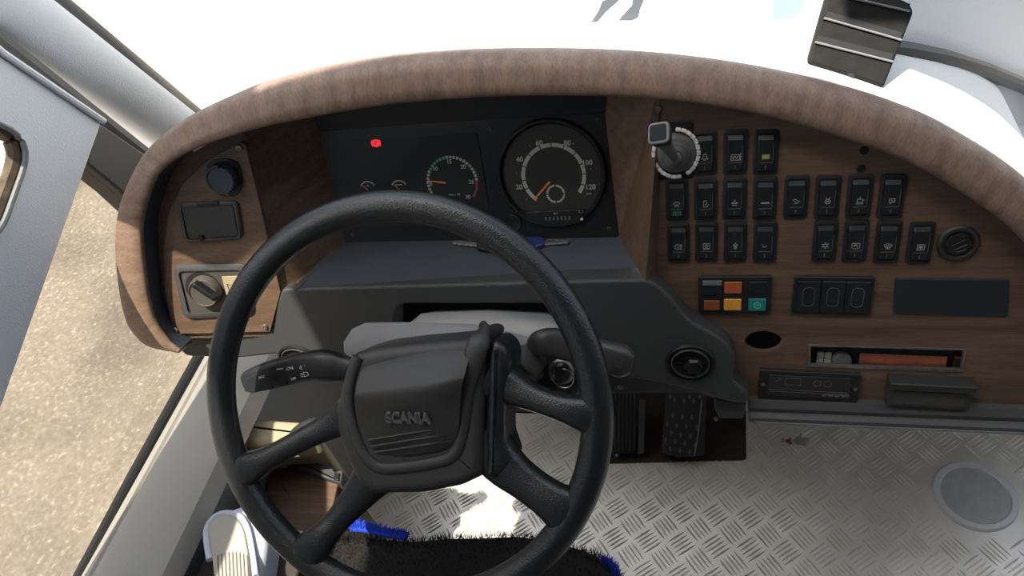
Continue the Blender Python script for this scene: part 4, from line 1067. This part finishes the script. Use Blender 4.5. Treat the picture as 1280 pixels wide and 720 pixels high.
stroke(bm, ff, [(-.005, 0), (-.0025, .0025), (-.0025, -.0025), (-.005, 0)], .0006, .0004); stroke(bm, ff, [(.005, 0), (.0025, .0025), (.0025, -.0025), (.005, 0)], .0006, .0004); stroke(bm, ff, [(-.002, .0), (.002, 0)], .0006, .0004)
ff = S.sub(381, 468, .0112, 12); stroke(bm, ff, [(-.001, .003), (.004, .002), (.005, 0), (.004, -.002), (-.001, -.003), (-.001, .003)], .0006, .0004)
for k in (-1, 0, 1): stroke(bm, ff, [(-.0055, k * .002), (-.0025, k * .002)], .0006, .0004)
stroke(bm, S.sub(350, 461, .0118, 8), [(-.0045, 0), (.0045, 0)], .0009, .0004)
build('printed_symbols', bm, M_white, t)

# right stalk with bellows
S = stalk_fr(-.085); sc_ = (S.at(701, 430) - S.at(700, 430)).length
t = empty('retarder_stalk', S.at(660, 455), 'thick black paddle stalk with ribbed rubber bellows right of the hub', 'stalk')
cl_ = [(655, 447, 5), (666, 436, 9), (676, 429, 17), (695, 429, 19), (720, 435, 18.5), (745, 441, 18), (765, 447, 20), (780, 452, 20), (790, 455, 13)]
pts3 = [S.at(x_, y_, .02 if i > 1 else 0) for i, (x_, y_, _) in enumerate(cl_)]
bm = B(); tube(bm, spline(pts3, 34), [max(.002, v.x * sc_ * .95) for v in spline([V((r_, 0, 0)) for _, _, r_ in cl_], 34)], 22, .75, up=S.n, power=3.0); build('stalk_body', bm, mat('stalk_charcoal', (.048, .046, .044), .36), t, smooth=50)
bm = B(); a0 = S.at(640, 468, -.02); a1 = S.at(668, 446, .012); prs = []
for k in range(13):
    u_ = k / 12; prs.append((a0.lerp(a1, u_), (.031 - .013 * u_) * (1.0 if k % 2 else .76)))
tube(bm, [p_[0] for p_ in prs], [p_[1] for p_ in prs], 26); build('bellows', bm, M_boot, t, smooth=60)
build('lettering', textbm('80', S, .009, *S.ab(772, 457, .036), .0345, .0006, roll=-8), M_darkgrey, t)

# ignition lock, its housing, key with ring
S2 = stalk_fr(-.10)
t = empty('ignition_lock', S2.at(705, 465), 'dark ignition lock housing below the right stalk', 'ignition lock')
bm = B(); pslab(bm, S2, [(678, 440), (730, 445), (732, 475), (718, 500), (690, 510), (672, 480)], -.06, 0, .006, .006); build('housing', bm, M_darkgrey, t)
bm = B(); lathe(bm, S2.sub(702, 464, 0), [(.0155, 0), (.0155, .004), (.013, .006), (.011, .006), (.0105, .003)], 30); build('barrel', bm, M_steel, t)
g_ = S2.sub(703, 463, .004)
t = empty('ignition_key', g_.M(), 'black-headed ignition key with split ring hanging in the lock', 'key')
bm = B(); slab(bm, g_, rect(.009, .020, .003), 0, .024, .002); build('key_head', bm, M_black, t)
bm = B(); rk_ = S2.sub(704.5, 473, .024)
pts3 = [rk_.P(.0115 * math.cos(2 * math.pi * k / 40), .0115 * math.sin(2 * math.pi * k / 40), .002 * math.sin(2 * math.pi * k / 40)) for k in range(41)]
tube(bm, pts3, .0009, 8, caps=False); build('split_ring', bm, M_chrome, t)

# keys on the shelf
SH = Fr((0, 0, .79), 90)
def key(label, hp, tp, hm, wid):
    h, tpt = AZ(*hp, .793), AZ(*tp, .793)
    d = (tpt - h).normalized(); t = empty('key', V((h.x, h.y, .79)), label, 'key', 'keys on the instrument shelf')
    f = Fr.__new__(Fr); f.o = V((h.x, h.y, .79)); f.u = d; f.n = V((0, 0, 1)); f.v = f.n.cross(d)
    bm = B(); slab(bm, f, roundpoly([V(p_) for p_ in [(-.030, -.010), (-.004, -.010), (.004, -.005), (.004, .005), (-.004, .010), (-.030, .010)]], .006), .0005, .0075, .002); build('key_head', bm, hm, t)
    bm = B(); L_ = (tpt - h).length; n_ = 9; pts = [V((0, -wid)), V((L_ - .004, -wid)), V((L_, 0))]
    for k in range(n_, 0, -1): pts.append(V((L_ * (k + .2) / (n_ + 1.2), wid * (1.0 if k % 2 else .55))))
    pts.append(V((0, wid))); slab(bm, f, pts, .002, .0045, .0004); build('key_blade', bm, M_steel, t)
    return t
key('steel key with black head lying at left on the shelf', (600, 307), (565, 303.5), M_black, .0035)
key('steel key with blue head lying right of the wheel rim on shelf', (678, 304), (713, 302), M_bluekey, .0040)

# ================================================================== FLOOR THINGS
f = Fr(HATCH, 90)
t = empty('floor_cover', HATCH.copy(), 'round grey cap with metal ring set in the checkered floor', 'floor cover')
bm = B(); lathe(bm, f, [(.074, 0), (.074, .003), (.071, .0065), (.062, .0065), (.058, .003), (.058, .001)], 64); build('ring', bm, M_discring, t)
bm = B(); lathe(bm, f, [(.059, .001), (.059, .0042), (.057, .005)], 56); build('disc', bm, M_disc, t)
# dried flower
P0 = AZ(993, 552, 0)
t = empty('dried_flower', P0, 'crushed dried flower scrap on the tread plate near the dashboard', 'flower')
bm = B()
for k in range(26):
    a = random.uniform(-.9, 1.0); l = random.uniform(.008, .024); c = P0 + V((random.uniform(-.002, .008), random.uniform(-.006, .006), .002))
    d = V((math.cos(a), math.sin(a), random.uniform(.02, .3))); s_ = V((-d.y, d.x, .3)) * .0012
    loft(bm, [[c - s_, c + s_, c + V((0, 0, .0008))], [c + d * l - s_ * 1.2, c + d * l + s_ * 1.2, c + d * l + V((0, 0, .0008))]])
build('petal_tuft', bm, M_petal, t)
bm = B()
for k in range(22):
    a = random.uniform(0, 6.28); rr2 = random.uniform(0, .011); c = P0 + V((-.014 + rr2 * math.cos(a), -.001 + rr2 * math.sin(a) * .8, .0025 + random.uniform(0, .003)))
    lathe(bm, Fr(c, random.uniform(40, 90), random.uniform(0, 180)), [(.0018, -.001), (.0022, .0), (.0012, .001)], 6)
build('flower_head', bm, M_petalred, t)
# pedal plate
bm = B(); c4 = [AZ(735, 484, .005), AZ(932, 488, .005), AZ(933, 574, .005), AZ(735, 579, .005)]
pts = roundpoly([V((q.x, q.y)) for q in c4], .006); slab(bm, FLOOR, [V((p_.x, p_.y)) for p_ in pts], 0, .005, .001)
t = build('pedal_plate', bm, M_plate); tag(t, 'dark brown metal mounting plate under the pedals', 'plate')
for x_, y_ in ((925, 567), (895, 524), (772, 569)):
    g_ = Fr(AZ(x_, y_, .005), 90); bm = B(); lathe(bm, g_, [(.005, -.002), (.005, .001), (.003, .002)], 14); build('bolt', bm, M_steel if x_ < 900 else M_black, t)
# accelerator pedal
b0 = AZ(855, 569, .03); PF = Fr(b0, 48)
t = empty('accelerator_pedal', V((b0.x, b0.y, .006)), 'wide pedal plate with raised diamond studs right of the ribbed pedal', 'pedal')
bm = B(); pslab(bm, PF, [(834, 484), (886, 484), (883, 500), (880, 570), (848, 572), (827, 566), (830, 520)], -.008, 0, .003, .004); build('tread', bm, M_pedal, t)
M_stud = mat('pale_stud', (.14, .14, .14), .4)  # studs a paler grey than the tread so the pattern shows
dia = [(843, 500), (855, 501), (867, 501), (838, 496), (875, 496), (862, 496), (841, 519), (853, 521), (865, 522), (834, 530), (846, 532), (858, 533), (871, 534), (839, 541), (851, 543), (863, 545), (832, 550), (844, 552), (856, 554), (869, 556), (838, 561), (850, 563), (862, 565)]
for x_, y_ in dia:
    g_ = PF.sub(x_, y_, 0); bm = B(); slab(bm, g_, [V((-.0035, 0)), V((0, -.0065)), V((.0035, 0)), V((0, .0065))], 0, .003, .0012, 2); build('stud', bm, M_stud, t)
bm = B(); pt = PF.P(0, .0, -.008); tube(bm, [V((b0.x + .01, b0.y + .01, .006)), V((b0.x + .01, b0.y + .05, .05)), V((b0.x + .012, b0.y + .10, .105))], .008, 8); build('pedal_arm', bm, M_black, t)
bm = B(); tube(bm, [PF.at(877, 500, .004), PF.at(873, 540, .004), PF.at(868, 570, .006)], .0012, 6); build('return_wire', bm, M_steel, t)
# brake pedal
b0 = AZ(788, 566, .03); PF = Fr(b0, 48)
t = empty('brake_pedal', V((b0.x, b0.y, .006)), 'black vertically ribbed pedal beside the rim of the wheel', 'pedal')
bm = B(); pslab(bm, PF, [(762, 484), (799, 484), (794, 566), (764, 568)], -.008, 0, .002, .003); build('tread', bm, M_black, t)
for k in range(6):
    bm = B(); x_ = 768 + k * 4.8; pslab(bm, PF, [(x_, 488), (x_ + 2.4, 488), (x_ + 1.8, 563), (x_ - .6, 563)], 0, .003, .0006); build('rib', bm, M_pedal, t)
bm = B(); pslab(bm, PF, [(799, 500), (806, 500), (805, 566), (797, 568)], -.012, -.002, .001); build('side_bracket', bm, M_darkgrey, t)
bm = B(); tube(bm, [V((b0.x, b0.y + .01, .006)), V((b0.x, b0.y + .05, .05)), V((b0.x, b0.y + .10, .105))], .008, 8); build('pedal_arm', bm, M_black, t)

# ================================================================== LOWER LEFT
# wood-topped console box
def zslab(bm, px, z, z0, r=.005, bev=.003):
    slab(bm, Fr((0, 0, z), 90), roundpoly([V((AZ(x_, y_, z).x, AZ(x_, y_, z).y)) for x_, y_ in px], r), z0 - z, 0, bev)
t = empty('side_console', V((-.5, .5, 0)), 'low wood-topped side console seen through the left wheel opening', 'console')
bm = B(); zslab(bm, [(338, 570), (424, 598), (412, 650), (385, 684), (352, 684), (332, 620)], .38, .365, .004, .002); build('wood_top', bm, M_wood, t)
bm = B(); zslab(bm, [(345, 562), (429, 588), (426, 604), (345, 577)], .392, .30, .003, .003); build('grey_edge', bm, M_darkgrey, t)
bm = B(); zslab(bm, [(334, 566), (429, 592), (416, 655), (388, 688), (352, 688), (334, 618)], .364, .002, .004, .002); build('body', bm, M_brown, t)
bm = B(); zslab(bm, [(418, 590), (424, 591), (423, 600), (417, 599)], .396, .392, 0, .001); build('latch', bm, M_black, t)
# beige padded box behind
t = empty('beige_box', AZ(345, 545, 0.0), 'beige padded box lid beside the wheel, partly under black cloth', 'box')
t.location.z = 0
bm = B(); zslab(bm, [(302, 528), (335, 523), (392, 527), (398, 546), (376, 554), (302, 558)], .51, .47, .012, .010); build('lid', bm, M_beige, t)
bm = B(); zslab(bm, [(303, 530), (392, 530), (393, 544), (376, 550), (304, 554)], .468, .0, .006, .002); build('box_body', bm, M_beige, t)
bm = B()
pts3 = [AZ(408, 531, .51), AZ(396, 531, .524), AZ(380, 537, .524), AZ(368, 548, .518), AZ(362, 560, .50)]
tube(bm, spline(pts3, 16), .015, 14, .6); tag(build('black_cloth', bm, mat('black_cloth', (.020, .021, .022), .7, bump=.2)), 'bunched black cloth over right corner of the beige box', 'cloth')
bm = B(); box(bm, (-.732, 1.00, 0), (-.60, 1.02, .62)); build('left_footwell_board', bm, M_lowgrey, dash)
# white rolled cloth
t = empty('rolled_cloth', AZ(295, 690, .51), 'white rolled cloth with cream ribbed lining beside the driver seat', 'cloth')
bm = B(); zc = .555
zslab(bm, [(257, 655), (264, 644), (308, 626), (322, 640), (334, 672), (326, 720), (322, 790), (270, 790), (262, 700)], zc, zc - .045, .014, .014); build('outer_wrap', bm, M_cloth, t, smooth=60)
bm = B()
o_ = [V((AZ(x_, y_, zc).x, AZ(x_, y_, zc).y)) for x_, y_ in [(260, 662), (268, 648), (283, 643), (298, 648), (307, 664), (313, 700), (318, 790), (276, 790), (267, 700)]]
slab(bm, Fr((0, 0, zc), 90), roundpoly(o_, .012), -.002, .006, .004); il_ = build('ribbed_lining', bm, M_ribcloth, t, smooth=60)
bm = B()
for k in range(9):
    x_ = 272 + k * 4.6; y_ = 694 - 4 * math.sin(k / 8 * 3.14)
    tube(bm, [AZ(x_, y_, zc + .0065), AZ(x_ + 5, 790, zc + .0065)], .0010, 6)
build('rib_lines', bm, mat('rib_brown', (.25, .22, .18), .9), il_)
bm = B(); pts3 = [AZ(x_, y_, zc + .004) for x_, y_ in [(262, 700), (258, 665), (268, 647), (284, 641.5), (300, 646), (310, 662), (316, 690), (320, 720)]]
tube(bm, spline(pts3, 30), .0045, 10); build('hem', bm, M_cloth, t)
bm = B(); c4 = [(-.69, .05), (-.535, .05), (-.535, .40), (-.69, .40)]
slab(bm, Fr((0, 0, .508), 90), roundpoly([V(q) for q in c4], .01), -.508, 0, .004); tag(build('seat_side_box', bm, M_brown), 'dark brown box beside the seat carrying the white cloth', 'box')

# driver seat with fluffy cover
t = empty('driver_seat', V((-.25, .0, 0)), 'driver seat with black fluffy cover edged in blue at bottom of view', 'seat')
zc = .47
Zs = lambda x_, y_: AZ(x_, y_, zc)
edge = [Zs(x_, y_) for x_, y_ in [(425, 668), (450, 668), (480, 672), (520, 673), (560, 670), (600, 669), (650, 668), (700, 677), (740, 690), (765, 708), (775, 730)]]
bm = B()
E_ = spline(edge, 50)
rows = []
for q in E_:
    rows.append([q + V((0, .004, -.12)), q + V((0, .010, -.05)), q + V((0, .002, -.014)), q + V((0, -.014, 0)), V((q.x, .0, zc + .005)), V((q.x, -.30, zc)), V((q.x, -.30, zc - .12))])
loft(bm, rows); seatc = build('cushion', bm, M_fur, t, smooth=60)
bm = B(); random.seed(3)
def blade(bm, p, d, wv):
    a = bm.verts.new(p - wv); b = bm.verts.new(p + wv); c = bm.verts.new(p + d * .55 + wv * .6); e_ = bm.verts.new(p + d + V((0, 0, -.001)))
    bm.faces.new((a, b, c)); bm.faces.new((a, c, e_))
for k in range(9000):
    q = random.choice(E_); v_ = random.random() ** 1.4
    x_ = q.x + random.uniform(-.006, .006); y_ = q.y - v_ * .22 + .004
    z_ = zc - .004 if v_ > .03 else zc - .012
    d = V((random.uniform(-.004, .004), random.uniform(-.001, .006), random.uniform(.006, .012))) * (1.15)
    if v_ < .03: d = V((random.uniform(-.004, .004), random.uniform(.003, .009), random.uniform(.002, .010)))
    a = random.uniform(0, 3.14); blade(bm, V((x_, y_, z_)), d, V((math.cos(a), math.sin(a), 0)) * .0007)
fu = build('fur_pile', bm, M_fur, t); fu['kind'] = 'stuff'
def fringe(pxs, name, n=700, ln=.016):
    bm = B(); E2 = spline([AZ(x_, y_, zc - .006) for x_, y_ in pxs], 30)
    tube(bm, [q + V((0, 0, -.004)) for q in E2], .007, 8, .6)
    for k in range(n):
        q = random.choice(E2); d = V((random.uniform(-.006, .006), random.uniform(.0, 1) * ln * .6, random.uniform(-.004, .008))); a = random.uniform(0, 3.14)
        blade(bm, q + V((random.uniform(-.005, .005), random.uniform(-.004, .004), 0)), d, V((math.cos(a), math.sin(a), .2)) * .0010)
    f_ = build(name, bm, M_blue, t); f_['kind'] = 'stuff'; f_['label'] = 'bright blue fringe'
fringe([(438, 658), (452, 658), (470, 662), (490, 666), (508, 669)], 'blue_fringe')
fringe([(756, 702), (766, 712), (774, 730)], 'blue_fringe')
bm = B(); box(bm, (-.42, -.28, 0), (-.10, .18, .36)); build('pedestal', bm, M_black, t)

# ================================================================== ON THE DASH TOP
b0 = on_dash(1058, 97)
HF = Fr(b0, 42, 8)
t = empty('ribbed_holder', b0, 'black ribbed slab holder standing tilted on the white dash top', 'holder')
bm = B(); pslab(bm, HF, [(1010, 79), (1105, 109), (1143, 14), (1136, 2), (1112, -6), (1046, -28), (1038, -20)], -.014, 0, .003, [.003, .003, .012, .006, 0, .003, .003]); build('slab', bm, mat('holder_black', (.014, .013, .012), .75, spec=.12, bump=.15, bscale=200, var=.2, vscale=60), t)
def lerp2(a, b, u_): return (a[0] + (b[0] - a[0]) * u_, a[1] + (b[1] - a[1]) * u_)
for k, (l_, r_) in enumerate((((1017, 52), (1119, 78)), ((1028, 22), (1130, 51)), ((1042, -8), (1140, 15)))):
    bm = B(); tube(bm, [HF.at(l_[0] + 2, l_[1] + .6, .002), HF.at(r_[0] - 3, r_[1] - .8, .002)], .0013, 8); build('ridge', bm, M_midgrey, t)
    bm = B(); l_ = (l_[0] + 3, l_[1] + .8); r_ = (r_[0] - 5, r_[1] - 1.4); l2 = (l_[0] + 3, l_[1] - 9); r2 = (r_[0] + 3, r_[1] - 9)
    pslab(bm, HF, [l_, r_, r2, l2], -.001, .0014, 0); build('step', bm, M_matblack, t)
bm = B(); tube(bm, [HF.at(1060, 88, -.006), HF.at(1058, 96, -.010)], .012, 10, .6); build('foot', bm, M_black, t)
# printed marks on the dash top
def decal(name, px, m, label, z):
    bm = B()
    for poly in px: loft(bm, [[AZ(x_, y_, z) for x_, y_ in poly], [AZ(x_, y_, z) + V((0, 0, .0004)) for x_, y_ in poly]])
    tag(build(name, bm, m), label, 'sticker')
def decal(px, m, label):
    bm = B()
    for poly in px:
        q = [on_dash(x_, y_) for x_, y_ in poly]; loft(bm, [q, [a + V((0, 0, .0006)) for a in q]])
    tag(build('sticker', bm, m), label, 'sticker')
decal([[(739, 28), (748, 14), (753, 2), (771, -6), (775, 0), (757, 16), (747, 28)]], M_decal, 'left slanted grey sticker stroke at top edge of the white dash top')
decal([[(773, 26), (790, 7), (792, -6), (808, -6), (800, 12), (798, 22), (790, 26)]], M_decal, 'right grey sticker stroke at top edge of the white dash top')
decal([[(966, 25), (966, -6), (1010, -6), (1002, 14), (990, 24)]], M_decalc, 'pale cyan sticker patch on dash top left of the holder')
